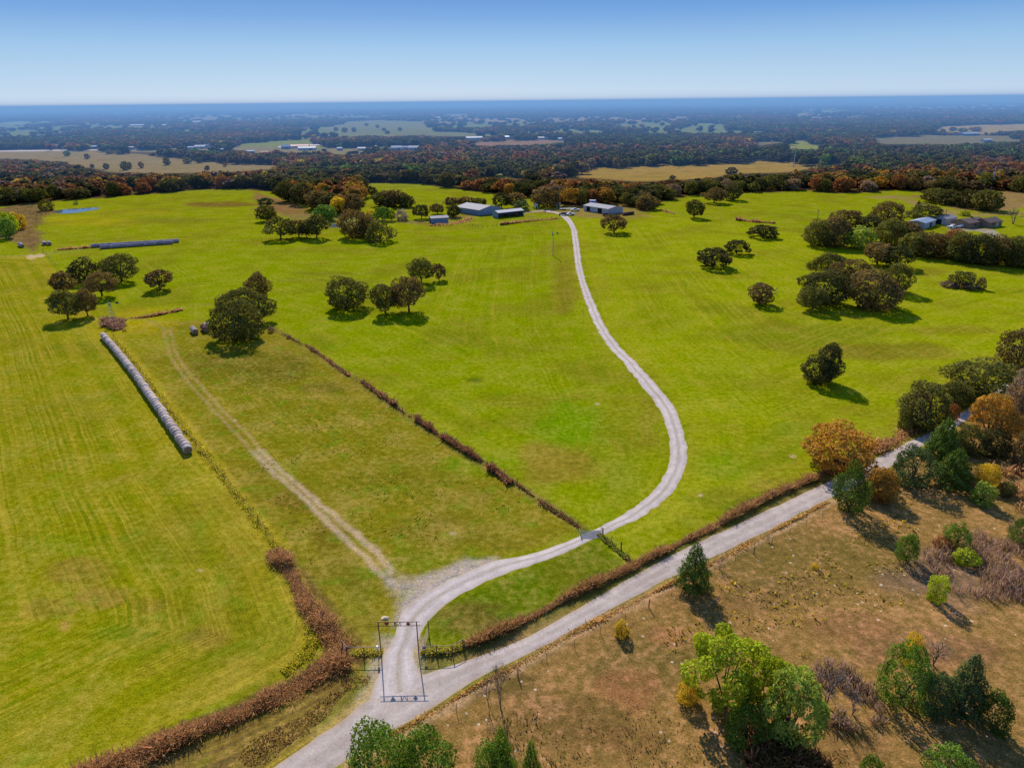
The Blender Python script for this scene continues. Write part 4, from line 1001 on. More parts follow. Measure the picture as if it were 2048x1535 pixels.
def along(P, step):
    P = catmull(np.asarray(P), .5); d = np.concatenate([[0], np.cumsum(np.linalg.norm(np.diff(P, axis=0), axis=1))])
    n = int(d[-1]/step); out = []
    for k in range(n+1):
        s = k*step; p = np.array([np.interp(s, d, P[:, c]) for c in range(P.shape[1])]); q = np.array([np.interp(min(s+.8, d[-1]), d, P[:, c]) for c in range(P.shape[1])]); o = np.array([np.interp(max(s-.8, 0), d, P[:, c]) for c in range(P.shape[1])])
        out.append((p, math.atan2(q[1]-o[1], q[0]-o[0])))
    return out
near_row = along(G([(376,905),(343,856),(300,795),(273,756),(240,713),(207,674)]), BL+.07)
for k, (p, a) in enumerate(near_row):
    n = len(near_row)
    lab = 'nearest bale with its end showing in the long pale bale row' if k == 0 else ('last bale of the long pale row beside the windmill thicket' if k == n-1 else '%s pale bale from the near end of the long bale row' % ORD[k])
    off = rng.normal()*.07
    bale((p[0]-math.sin(a)*off, p[1]+math.cos(a)*off, 0), a+rng.normal()*.035, lab, 'long row of pale hay bales', s=rng.uniform(.95, 1.04))
print('bales', len(near_row))
for pts, nm in (([(186,494.8),(357,484.6)], 'rear'), ([(204,497.6),(349,487.4)], 'front')):
    rw = along(G(pts), BL+.02)
    for k, (p, a) in enumerate(rw):
        bale((*p, 0), a+rng.normal()*.03, '%s grey bale from the left in the %s of the two far bale rows' % (ORD[k], nm), 'two far rows of grey hay bales', 'far', rng.uniform(.95, 1.03))
    print(nm, len(rw))
def short_row(px, py, n, rz, labs, grp, kind, s=1.0):
    p = at(px, py); 
    for k in range(n):
        bale((p[0]+math.cos(rz)*k*(BL+.02), p[1]+math.sin(rz)*k*(BL+.02), 0), rz+rng.normal()*.03, labs % ORD[k], grp, kind, s)
A1 = G([(392,667),(383,655)]); ar = math.atan2(*(A1[1]-A1[0])[::-1])
short_row(391, 668, 3, ar, '%s pale bale of the short stack left of the three big oaks', 'short pale bale row by the big oaks', 'pale', .98)
short_row(412, 664, 3, ar, '%s dark brown bale of the short stack touching the big oaks', 'short dark bale row by the big oaks', 'old', 1.0)
A2 = G([(45,495),(31,484)]); ar = math.atan2(*(A2[1]-A2[0])[::-1])
short_row(45, 495, 5, ar, '%s dark bale of the single row at the far left margin', 'bale row at the far left margin', 'far')
A3 = G([(92,491),(84,483)]); ar = math.atan2(*(A3[1]-A3[0])[::-1])
short_row(90, 490.5, 3, ar, '%s bale of the left stub row beside the wet ground', 'left stub bale row by the wet ground', 'far'); short_row(100, 490.5, 3, ar, '%s bale of the right stub row beside the wet ground', 'right stub bale row by the wet ground', 'far')
rw = along(G([(1247,431),(1267,428.5)]), BL+.02)
for k, (p, a) in enumerate(rw): bale((*p, 0), a, '%s dark bale from the left at the right end of the long barn' % ORD[k], 'bales at the right end of the long barn', 'old')
rw = along(G([(1208,432),(1218,431)]), BL+.02)
for k, (p, a) in enumerate(rw): bale((*p, 0), a, '%s dark bale from the left between the long barn and lone oak' % ORD[k], 'bales between the long barn and the lone oak', 'old')

# ------------------------------------------------------------------ windmills
M_galv = simple_mat('galvanised_steel', (.30, .33, .36), .45, .4, .3, 3); M_tail = simple_mat('dark_vane', (.10, .11, .13), .5, .2); M_pipe = simple_mat('rusty_pipe', (.15, .055, .042), .75, .1, .5, 5)
def windmill(px, py, ytop, D, face, label, single=False):
    p = at(px, py); H = height_to(px, p, ytop); o = empty('windmill', p, 0, label, 'windmill')
    t = MB(); b = .28 if single else .95; tp = .06 if single else .14
    for sx, sy in ((1,1),(1,-1),(-1,1),(-1,-1)): t.tube([(sx*b, sy*b, -.05), (sx*tp, sy*tp, H)], .045, 4)
    nb = 5
    for k in range(nb):
        z0, z1 = H*k/nb, H*(k+1)/nb; w0, w1 = b+(tp-b)*k/nb, b+(tp-b)*(k+1)/nb
        c0 = [(w0,w0),(w0,-w0),(-w0,-w0),(-w0,w0)]; c1 = [(w1,w1),(w1,-w1),(-w1,-w1),(-w1,w1)]
        for q in range(4):
            t.tube([(*c0[q], z0), (*c1[(q+1) % 4], z1)], .016, 3); t.tube([(*c1[q], z1), (*c1[(q+1) % 4], z1)], .016, 3)
    t.build('tower', M_galv, o)
    hd = empty('head', (0, 0, H), face); hd.parent = o
    # head frame: wheel faces local -y, vane behind
    wl = MB(); r_ = D/2
    for k in range(18):
        a0 = 2*math.pi*k/18; a1 = a0+2*math.pi/18*.78
        P = []
        for rad in (r_*.34, r_):
            for a, dy in ((a0, -.07), (a1, .07)): P.append((rad*math.cos(a), -.28+dy, rad*math.sin(a)))
        wl.add([P[0], P[1], P[3], P[2]], [(0, 1, 2, 3)])
    for k in range(6): wl.tube([(0, -.28, 0), (r_*.98*math.cos(k*1.047), -.28, r_*.98*math.sin(k*1.047))], .02, 4)
    for rad in (r_*.34, r_*.97): wl.tube([(rad*math.cos(a), -.28, rad*math.sin(a)) for a in np.linspace(0, 2*math.pi, 25)], .02, 4, cap=False)
    wo = wl.build('wheel', M_galv, o, (0, 0, H), face)
    hb = MB().box(-.14, .14, -.2, .25, -.2, .2).build('gear_box', M_galv, o, (0, 0, H), face)
    vn = MB(); vn.tube([(0, .2, 0), (0, D*.75, .05)], .03, 4); vn.add([(0, D*.70, -.22), (0, D*1.15, -.40), (0, D*1.15, .42), (0, D*.70, .25)], [(0, 1, 2, 3)])
    vn.build('vane', M_tail, o, (0, 0, H), face+(.0))
    bpy.data.objects.remove(hd)
    return o
windmill(228, 648, 607, 2.15, R(-62), 'windmill with a bladed wheel on a lattice tower beside the purple thicket')
windmill(1106, 511, 467, 2.0, R(-80), 'tall thin windmill in the open field left of the driveway', True)

# ------------------------------------------------------------------ ranch gateway
M_sign = simple_mat('red_plate', (.28, .035, .03), .5, 0, .25, 4); M_whitep = simple_mat('white_paint', (.72, .70, .68), .5, 0, .15, 4); M_bluep = simple_mat('blue_plate', (.05, .13, .5), .4, 0, .1)
pl, pr = at(763, 1313), at(838, 1312); gd = pr-pl; GW = np.linalg.norm(gd); gang = math.atan2(gd[1], gd[0]); GH = height_to(838, pr, 1243)
g = empty('gateway', pl, gang, 'tall rust brown pipe gateway with diamond sign over the driveway entrance', 'gateway')
for x in (0, GW): MB().tube([(x, 0, -.1), (x, 0, GH)], .065, 8).build('post', M_pipe, g)
ov = .42; rb = GH-.52
for z in (GH+.03, rb): MB().tube([(-ov, -.0, z), (GW+ov, 0, z)], .038, 6).build('rail', M_pipe, g)
zc = (GH+rb)/2; hh = .25
MB().prism([(GW*.22-.30, zc+.19), (GW*.22-.2, zc+hh), (GW*.22+.2, zc+hh), (GW*.22+.30, zc+.19), (GW*.22, zc-hh-.03)], -.02, .02).build('heart_plate', M_sign, g)
MB().prism([(GW*.78-.27, zc), (GW*.78, zc+.28), (GW*.78+.27, zc), (GW*.78, zc-.28)], -.02, .02).build('diamond_plate', M_sign, g)
mm = MB(); c = GW*.5; 
for x in (-.34, -.27, .34): mm.tube([(c+x, 0, rb), (c+x, 0, GH)], .036, 5)
mm.tube([(c-.27, 0, GH-.02), (c+.04, 0, rb+.03)], .036, 5); mm.tube([(c+.34, 0, GH-.02), (c+.04, 0, rb+.03)], .036, 5)
mm.build('letter', M_pipe, g)
def wing(name, pxs, label, h=1.55):
    P = [at(*q) for q in pxs]; o = empty(name, P[0], 0, label, 'fence')
    for k, p in enumerate(P):
        q = p-P[0]
        if k: MB().tube([(q[0], q[1], -.05), (q[0], q[1], h)], .06, 7).build('post', M_pipe, o)
    tr = MB()
    for z in (h+.0,): tr.tube([(*(p-P[0])[:2], z) for p in P], .04, 6)
    tr.build('top_rail', M_pipe2, o)
    wr = MB()
    for z in (.35, .65, .95, 1.22): wr.tube([(*(p-P[0])[:2], z) for p in P], .008, 3)
    wr.build('wire', M_galv, o)
    return o
M_pipe2 = simple_mat('worn_rail', (.30, .20, .17), .6, .1, .4, 5)
wing('pipe_fence', [(838.5,1312.5),(874,1311),(905,1310),(926,1298)], 'pipe fence wing on the right of the gateway angling back along the road')
wing('pipe_fence', [(762.5,1313.5),(729,1314),(695,1313),(686,1300)], 'pipe fence wing on the left of the gateway running into the brush')
# open gate leaf swung in along the drive
h0 = at(839.8, 1311.5); h1 = at(858, 1270)
dv = h1-h0; GLn = np.linalg.norm(dv); o = empty('farm_gate', h0, math.atan2(dv[1], dv[0]), 'tubular farm gate standing open along the driveway', 'gate')
fr = MB()
for z in (.25, .5, .75, 1.0, 1.28): fr.tube([(0.12, 0, z), (GLn-.1, 0, z)], .025, 5)
for x in (.12, GLn*.5, GLn-.1): fr.tube([(x, 0, .25), (x, 0, 1.28)], .025, 5)
fr.build('gate_frame', simple_mat('tan_gate', (.42, .27, .17), .5, .2), o)
q = at(857.5, 1265); MB().tube([(0, 0, -.05), (0, 0, 1.9)], .06, 7).build('gate_post', M_pipe, None, tuple(q))
tag(bpy.data.objects['gate_post'], 'tall brown pipe post at the far end of the open farm gate', 'post')
p0 = at(757, 1313.2); kp = empty('mailbox', p0+np.array([0, -.1, 0]), 0, 'white box on the left wing beside the gateway post', 'box')
MB().box(-.10, .10, -.14, .14, 1.25, 1.78).build('box_body', M_whitep, kp); MB().tube([(0, 0, 0), (0, 0, 1.3)], .04, 6).build('support', M_pipe, kp)
p0 = at(850, 1311.5); kp = empty('sign', p0+np.array([0, -.12, 0]), 0, 'small blue sign hanging on the right wing rail', 'sign')
MB().box(-.19, .19, -.012, .012, 1.2, 1.52).build('plate', M_bluep, kp); MB().tube([(0, .03, 0), (0, .03, 1.5)], .02, 5).build('support', M_pipe, kp)
def rock(px, py, s, label):
    r = np.random.default_rng(int(px)); b = bmesh.new(); bmesh.ops.create_icosphere(b, subdivisions=3, radius=1)
    for v in b.verts:
        d = np.array(v.co); k = 1+.30*math.sin(d[0]*3.1+1)*math.cos(d[1]*2.7)+r.normal()*.05; v.co = Vector((d[0]*s*k, d[1]*s*.6*k, max(-.1, d[2]*s*.38*k)))
    me = bpy.data.meshes.new('boulder'); b.to_mesh(me); b.free(); me.materials.append(simple_mat('sandstone', (.85, .62, .38), .9, 0, .25, 3))
    o = obj('boulder', me, None, tuple(at(px, py))); tag(o, label, 'rock')
rock(770, 1236, .62, 'tan sandstone boulder on the grass left of the gateway')

# ------------------------------------------------------------------ cattle guard
a0, a1 = at(1164, 1072), at(1206, 1072); m_ = (at(1161, 1069)+at(1203, 1069))/2; dL, dR = at(1161, 1070), at(1203, 1068)
cdv = dR-dL; CL = np.linalg.norm(cdv); o = empty('cattle_guard', dL, math.atan2(cdv[1], cdv[0]), 'pipe cattle guard with slim end frames across the driveway', 'cattle guard')
gb = MB(); 
for k in range(8): gb.tube([(0, -1.0+k*.28, .085), (CL, -1.0+k*.28, .085)], .035, 5)
gb.build('grid_bars', M_galv, o)
for x in (-.1, CL+.1):
    f_ = MB(); f_.tube([(x, -1.2, 0), (x, -.5, .9), (x, .7, .9), (x, 1.2, 0)], .032, 6); f_.tube([(x, -.85, .45), (x, .95, .45)], .025, 6); f_.build('end_frame', M_pipe2, o)

# ------------------------------------------------------------------ fences with T posts and wire
M_wood = simple_mat('grey_post', (.13, .10, .085), .9, 0, .4, 4); M_tpost = simple_mat('t_post', (.10, .09, .085), .7, .2)
def fence(pts, label, step, h=1.25, r=.05, wires=(.35, .65, .95, 1.2), mat=None, wood_every=5, cap=98):
    P = G(pts); L = sum(np.linalg.norm(P[i+1]-P[i]) for i in range(len(P)-1)); step = max(step, L/cap)
    o = empty('wire_fence', (*P[0], 0), 0, label, 'fence')
    pts3 = along(P, step)
    pm_ = MB().tube([(0, 0, -.05), (0, 0, h)], r*.62, 5).me('post', M_tpost); pw = MB().tube([(0, 0, -.05), (0, 0, h+.12)], r*1.35, 7).me('post', M_wood)
    for k, (p, a) in enumerate(pts3):
        q = obj('post', pw if k % wood_every == 0 else pm_, o, (p[0]-P[0][0], p[1]-P[0][1], 0)); q.rotation_euler = (rng.normal()*.03, rng.normal()*.03, 0)
    wr = MB()
    for z in wires: wr.tube([(p[0]-P[0][0], p[1]-P[0][1], z) for p, a in pts3], .007, 3, cap=False)
    wr.build('wire', M_tpost, o)
    return o
fence([(228,676),(300,768),(393,892),(470,985),(555,1096)], 'wire fence hidden in yellow grass along the long bale row', 3.5)
fence([(557,1112),(600,1180),(650,1245),(690,1300)], 'wire fence in the brown brush between the meadow and the gateway', 3.5)
fence([(684,1312),(600,1368),(450,1442),(300,1505),(160,1570)], 'wire fence in the brown brush along the road ditch', 4)
fence([(541,655),(620,699),(730,771),(840,848),(960,918),(1060,988),(1160,1054)], 'wire fence with dark shrubs running diagonally between the lot and the field', 4)
fence([(1206,1072),(1222,1085),(1240,1099),(1258,1116)], 'short post fence from the cattle guard to the road brush', 2.2, 1.4, .07, wood_every=2)
fence([(928,1298),(1000,1270),(1130,1206),(1250,1146),(1400,1072),(1540,1000),(1640,955),(1800,882)], 'wire fence in the brown brush on the field side of the road', 4)
fence([(700,1545),(770,1500),(870,1443),(909,1424),(972,1392),(1031,1356),(1137,1300),(1250,1240),(1350,1188),(1480,1122),(1620,1048),(1740,985)], 'wire fence on the brown pasture side of the road', 4.2)
fence([(110,505),(200,499),(360,490),(470,483),(560,479)], 'wire fence behind the two far bale rows', 4.5)
fence([(198,640),(260,637),(360,622),(420,612),(470,604)], 'wire fence with brush running from the windmill to the big oaks', 4)
fence([(86,503),(120,540),(110,520)][:2], 'short wire fence at the left end of the far bale field', 4)
fence([(945,452),(965,456),(1000,452),(1040,445),(1070,441),(1120,437)], 'pale post fence curving below the open shed', 3, 1.3, .07, wood_every=1)
fence([(1322,418),(1370,430),(1470,441),(1560,449),(1640,456)], 'wire fence with brush across the right field', 5)
fence([(740,443),(800,448),(850,450)], 'wire fence left of the small blue shed', 4)

# ------------------------------------------------------------------ buildings
M_bwall = simple_mat('blue_grey_wall', (.22, .30, .40), .6, .1, .25, .6, stripes=(0, 21, .05)); M_wwall = simple_mat('pale_wall', (.46, .47, .50), .6, .1, .2, .6, stripes=(0, 21, .05))
M_roof = simple_mat('tin_roof', (.25, .24, .27), .75, .0, .3, .5, stripes=(0, 14, .06)); M_wroof = simple_mat('white_roof', (.50, .49, .50), .7, .0, .15, .5, stripes=(0, 14, .05))
M_dark = simple_mat('dark_opening', (.015, .016, .02), .9); M_shing = simple_mat('shingle_roof', (.16, .105, .09), .9, 0, .3, 3); M_brick = simple_mat('tan_brick', (.30, .20, .14), .9, 0, .3, 4)  # dark_opening: near-black panels put the shade of open doorways into colour
M_blroof = simple_mat('blue_roof', (.34, .42, .52), .45, .2, .2, .6, stripes=(0, 14, .05)); M_glass = simple_mat('window_glass', (.03, .045, .06), .15)
M_rust = simple_mat('rust_roof', (.42, .20, .14), .7, .1, .3, .6); M_post = M_pipe
def building(name, cat, label, loc, rz, L, Wd, H, rise, wm, rm, doors=(), eave=.35, mono=False, open_front=False, posts=0, chimney=False, low=False):
    """local x along the ridge (length L), y across; doors = (side, centre, width, height) with side in s/n/e/w, or windows with kind"""
    o = empty(name, loc, rz, label, cat); x, y = L/2, Wd/2
    w_ = MB()
    hN = H+rise if mono else H
    if mono: ends = [(-y, 0), (y, 0), (y, hN), (-y, H)]
    else: ends = [(-y, 0), (y, 0), (y, H), (0, H+rise), (-y, H)]
    for sx in (-x, x): w_.add([(sx, a, b) for a, b in ends], [tuple(range(len(ends)))])
    if not open_front: w_.add([(-x, -y, 0), (x, -y, 0), (x, -y, H), (-x, -y, H)], [(0, 1, 2, 3)])
    w_.add([(-x, y, 0), (x, y, 0), (x, y, hN), (-x, y, hN)], [(0, 1, 2, 3)])
    w_.build('wall', wm, o)
    r_ = MB(); t = .12; e = eave
    def slab(y0, z0, y1, z1):
        r_.add([(-x-e, y0, z0), (x+e, y0, z0), (x+e, y1, z1), (-x-e, y1, z1), (-x-e, y0, z0+t), (x+e, y0, z0+t), (x+e, y1, z1+t), (-x-e, y1, z1+t)],
               [(0,3,2,1),(4,5,6,7),(0,1,5,4),(1,2,6,5),(2,3,7,6),(3,0,4,7)])
    if mono:
        sl = (hN-H)/(2*y); slab(-y-e, H-e*sl+.01, y+e, hN+e*sl+.01)
    else:
        sl = rise/y; slab(-y-e, H-e*sl+.01, 0, H+rise+.01); slab(y+e, H-e*sl+.01, 0, H+rise+.01)
    ro_ = r_.build('roof', rm, o)
    if chimney:
        q = MB().box(-.45, .45, -.3, .3, 0, 1.3).build('chimney', M_brick, ro_, (L*.1, 0, H+rise-.4))
    if open_front:
        pb = MB(); MB().box(-x+.3, x-.3, -y+.6, y-.3, .02, .06)
        for k in range(posts):
            px_ = -x+L*k/(posts-1); MB().box(px_-.09, px_+.09, -y-.02, -y+.16, 0, H).build('post', M_post, o)
    for d in doors:
        side, c_, dw, dh = d[:4]; kind = d[4] if len(d) > 4 else 'door'; z0 = d[5] if len(d) > 5 else .02; mat_ = d[6] if len(d) > 6 else (M_glass if kind == 'window' else M_dark)
        p_ = .04
        if side == 's': bx_ = (c_-dw/2, c_+dw/2, -y-p_, -y+.02)
        elif side == 'n': bx_ = (c_-dw/2, c_+dw/2, y-.02, y+p_)
        elif side == 'e': bx_ = (x-.02, x+p_, c_-dw/2, c_+dw/2)
        else: bx_ = (-x-p_, -x+.02, c_-dw/2, c_+dw/2)
        MB().box(*bx_, z0, z0+dh).build(kind, mat_, o)
    return o
def cornerbuild(name, cat, label, A, B, Wd, H, rise, wm, rm, **kw):
    """A, B: pixels of the two ends of the front (south) wall's base, left to right; Wd runs away from the camera"""
    a, b = at(*A), at(*B); d = b-a; L = np.linalg.norm(d); rz = math.atan2(d[1], d[0]); n = np.array([-math.sin(rz), math.cos(rz), 0])
    return building(name, cat, label, (a+b)/2+n*Wd/2, rz, L, Wd, H, rise, wm, rm, **kw)
cornerbuild('shed', 'shed', 'small blue metal shed with a dark doorway on its left end', (863,448), (897,446), 6.5, 3.0, .8, M_bwall, M_roof, doors=[('w', 0, 3.2, 2.7)])
# big barn: gable end from (959,431) to (1001,425), ridge running back to the left
a, b = at(959, 431.5), at(1003, 425); d = b-a; Wg = np.linalg.norm(d); ang = math.atan2(d[1], d[0]); n = np.array([-math.sin(ang), math.cos(ang), 0])
a2 = at(931, 425.5); Lb = max(14, abs((a2-a) @ n)+6)
building('barn', 'barn', 'big grey roofed metal barn with a wide blue gable end', (a+b)/2+n*Lb/2, ang-math.pi/2, Lb, Wg, 3.2, 1.7, M_bwall, M_roof, doors=[('w', -2, 1.0, 2.1, 'door', .02, M_wwall)][:0])
cornerbuild('open_shed', 'shed', 'white roofed shed open along its whole front', (997,436.5), (1047,431), 6.5, 3.0, .9, M_bwall, M_wroof, mono=False, open_front=True, posts=6)
cornerbuild('long_barn', 'barn', 'long pale barn with two dark door openings at the wood edge', (1167,421), (1216,429), 12.0, 3.1, 1.1, M_wwall, M_roof, doors=[('s', -6.5, 3.2, 2.7), ('s', 3.6, 3.6, 2.8)])
# goods kept in the open shed
p = at(1012, 434); 
for k, (dx, dy, s, nm, lab, hu) in enumerate(((0, .8, 1.0, 'crate_stack', 'dark crates stored at the left inside the open shed', (.06, .05, .045)), (6, 2.2, 1.2, 'machine', 'dark farm implement stored in the middle of the open shed', (.10, .07, .05)))):
    o = empty(nm, p+np.array([dx, dy+1.8, 0]), .3, lab, 'farm equipment'); mt = simple_mat('stored_%d' % k, hu, .8)
    MB().box(-1.1*s, 1.1*s, -.7, .7, .25, 1.3*s).build('body', mt, o)
    for sx in (-.8, .8): MB().tube([(sx*s, -.8, .4), (sx*s, .8, .4)], .4, 10).build('wheel' if k else 'pallet', M_dark, o)
# farmhouse and sheds at the right
cornerbuild('farmhouse', 'house', 'brown roofed brick farmhouse with a long low front wing', (1935,457), (1972,452), 9, 2.6, 1.5, M_brick, M_shing, doors=[('s', -1.5, 1.4, 1.2, 'window', 1.0), ('s', 3, 1.4, 1.2, 'window', 1.0), ('e', -2, 1.1, 2.1)], chimney=True)
cornerbuild('farmhouse_wing', 'house', 'brown roofed right wing of the farmhouse with a pale porch', (1976,456), (2003,452), 8, 2.6, 1.6, M_brick, M_shing, doors=[('s', -2, 1.4, 1.2, 'window', 1.0), ('s', 1.6, 1.0, 2.1, 'door', .02, M_whitep)])
cornerbuild('blue_shed', 'shed', 'pale blue roofed shed under the round oak', (1848,458), (1870,451), 8, 2.9, .9, M_wwall, M_blroof, doors=[('s', 1, 2.4, 2.2)])
cornerbuild('grey_shed', 'shed', 'grey shed with dark left end between the blue shed and the farmhouse', (1891,450), (1912,446), 8, 3.0, 1.2, M_wwall, M_roof, doors=[('w', 0, 3.4, 2.6)])
# small boxes in the yard
for A, B, wd, h, lab, m in (((1071,412),(1080,411.4),2.6,2.3,'small blue storage box under the domed oak', M_bwall), ((1071,417.5),(1076,417.2),1.8,2.6,'white upright tank box in the yard', M_whitep), ((1113.5,414.3),(1121,413.8),2.5,2.2,'pale blue trailer box right of the domed oak', M_wwall),
                            ((1178,415.5),(1190,416),3,4.4,'blue tank top behind the long barn', M_bluep)):
    cornerbuild('storage_box', 'storage box', lab, A, B, wd, h, .25, m, M_wroof, eave=.08, doors=[('s', 0, .8, min(1.7, h*.8))])
for k, x in enumerate((1088.2, 1090.8)):
    pk = MB(); pk.tube([(0, 0, -.05), (0, 0, 1.25)], [.20, .17], 8); o = pk.build('post', M_dark, None, tuple(at(x, 424.2))); tag(o, ('left' if k == 0 else 'right')+' dark stub post of the pair beside the farm track', 'post')

# distant buildings, each with walls, roof and a door
FARB = [(402,297,22,7,'w','white roofed shop building beyond the tan field'),(418,296,14,8,'w','tall pale building touching the white roofed shop'),(383,299,12,5,'b','low blue building left of the white roofed shop'),
 (440,303,18,5,'b','low blue grey building among trees beyond the tan field'),(502,307,14,5,'w','small white building in the trees behind the tan field'),(530,309,14,4,'r','little tan roofed house in the trees behind the tan field'),
 (572,298,16,9,'b','domed grey warehouse at the left of the far long sheds'),(600,296,36,7,'r','long red eaved warehouse in the far grass strip'),(615,300,34,6,'w','long white eaved warehouse in front of the red eaved one'),(680,301,10,4,'b','small blue shed right of the far warehouses'),
 (724,301,16,5,'w','white shed on the pale far lot'),(793,300,20,9,'w','bright white roofed building with red front, left of three'),(811,299,12,6,'w','low middle link of the three bright roofed buildings'),(828,300,20,9,'w','bright white roofed building with red front, right of three'),
 (948,279,32,6,'w','long grey white barn on the far ridge'),(1020,277,22,4,'b','far blue building cluster left of the ridge trees'),(1085,279,24,4,'w','far white building cluster right of the ridge trees'),(1125,281,18,4,'b','far dark blue building at the right of the ridge cluster'),
 (277,252,28,3,'w','distant long white roof, left of two on the horizon woods'),(330,252,18,3,'w','distant long white roof, right of two on the horizon woods'),(392,245,22,3,'w','bright distant white roof above the far left woods'),(348,236,6,3,'w','tiny bright white speck of a roof in the haze left of centre'),
 (190,297,20,5,'b','low blue building by the highway at left'),(262,299,14,5,'w','pale house by the highway at left'),(280,300,12,5,'w','second pale house by the highway at left'),(302,299,8,6,'w','narrow white building by the highway'),
 (116,297,20,9,'r','reddish block building by the highway at left'),(1936,271,34,6,'b','blue roofed long barn in the far right tan field'),(1417,279,8,4,'w','tiny white roof in the woods right of centre'),(1425,260,12,3,'w','tiny pale roof cluster in the far right woods'),
 (1805,327,8,4,'w','tiny white roof in the red woods at the right'),(1972,284,18,4,'w','low white shed in the far right field'),(875,237,14,3,'w','distant white roofs in the haze over the centre woods'),(1128,250,8,3,'w','single distant white roof right of the centre woods'),(678,218,6,6,'w','lone white tower building on the horizon haze')]
_r = np.random.default_rng(77)
_q = sorted((float(_r.uniform(30, 2030)), float(_r.uniform(222, 262)), float(_r.uniform(5, 13))) for _k in range(26))
for _k, (x, y, wq) in enumerate(_q): FARB.append((x, y-x*.011+11, wq, 3, 'w', '%s tiny white roof from the left, a speck in the hazy distant woods' % ORD[_k]))
for x, y, wp, hp, c, lab in FARB:
    p = at(x, y); mp = mpp(p); p[2] = hill(np.array([p[0]]), np.array([p[1]]))[0]; L = wp*mp; H = max(3.2, hp*mp*.55)
    building('far_tower' if hp >= wp else 'far_building', 'building', lab, p, rng.uniform(-.15, .25), L, min(L*.6, 24), H, max(1.2, hp*mp*.35), M_wwall if c != 'b' else M_bwall, {'w': M_wroof, 'b': M_blroof, 'r': M_rust}[c], doors=[('s', L*.2, min(4, L*.2), H*.6)])

# ------------------------------------------------------------------ vehicles
M_wpaint = simple_mat('white_car_paint', (.75, .75, .74), .25, 0, .05, 1, spec=.5); M_dpaint = simple_mat('dark_blue_paint', (.03, .05, .09), .25, 0, .05, 1, spec=.5); M_tyre = simple_mat('tyre', (.02, .02, .02), .9)
def vehicle(px, py, rz, label, paint, suv=False, name='pickup_truck'):
    o = empty(name, at(px, py), rz, label, 'pickup truck' if not suv else 'car')
    if suv: prof = [(-2.3, .45), (2.3, .45), (2.35, .95), (1.2, 1.05), (.55, 1.7), (-2.0, 1.72), (-2.35, 1.0)]
    else: prof = [(-2.8, .5), (2.8, .5), (2.85, 1.0), (1.5, 1.15), (.85, 1.85), (-.6, 1.85), (-.8, 1.2), (-2.8, 1.2)]
    bd = MB().prism(prof, -.93, .93).build('body', paint, o)
    mod = bd.modifiers.new('bevel', 'BEVEL'); mod.width = .07; mod.segments = 2
    if suv: wp = [(.42, 1.62), (.95, 1.15), (-2.1, 1.15), (-1.9, 1.62)]
    else: wp = [(.72, 1.75), (1.15, 1.25), (-.6, 1.25), (-.5, 1.75)]
    MB().prism(wp, -.945, .945).build('window', M_glass, o)
    for sx in (-1.65, 1.75):
        for sy in (-.82, .82):
            wv = MB().tube([(sx, sy-.13, .38), (sx, sy+.13, .38)], .38, 14).build('wheel', M_tyre, o)
    for sy in (-.65, .65): MB().box(prof[2][0]-.03, prof[2][0]+.03, sy-.16, sy+.16, .75, .93).build('headlight', M_glass, o)
    return o
vehicle(1140, 430.5, R(200), 'white pickup truck parked nearest the driveway bend', M_wpaint)
vehicle(1150, 422, R(190), 'white pickup truck hitched near the flat trailer behind the others', M_wpaint)
vehicle(1125.5, 430.5, R(170), 'dark blue car parked left of the white pickup', M_dpaint, True, 'parked_car')
vehicle(1912, 452, R(160), 'white pickup left of the farmhouse beside the grey shed', M_wpaint)
vehicle(1924, 455, R(200), 'white car in front of the farmhouse left corner', M_wpaint, True, 'parked_car')
vehicle(1905, 456, R(10), 'blue white truck nearest the trees below the farmhouse', M_wpaint)
vehicle(1488, 379, R(5), 'white truck between dark trees at the far field edge', M_wpaint)
vehicle(97, 325, R(0), 'dark truck on the tan field edge at far left', M_dpaint)
tr = empty('flat_trailer', at(1134, 419.5), R(8), 'long white flat trailer behind the parked pickups', 'trailer')
MB().box(-4.5, 3.5, -1.1, 1.1, .75, .9).build('deck', M_wpaint, tr); MB().tube([(3.5, 0, .7), (5, 0, .55)], .06, 5).build('tongue', M_tyre, tr)
for sx in (-2.2, -1.2):
    for sy in (-.95, .95): MB().tube([(sx, sy-.1, .36), (sx, sy+.1, .36)], .36, 12).build('wheel', M_tyre, tr)
tk = empty('water_trough', at(414, 650), .2, 'small white water trough behind the dark bales', 'trough')
MB().tube([(0, 0, 0), (0, 0, .6)], [.75, .8], 14).build('tank', M_whitep, tk); MB().tube([(0, 0, .55), (0, 0, .61)], .68, 14).build('water', M_water, tk)

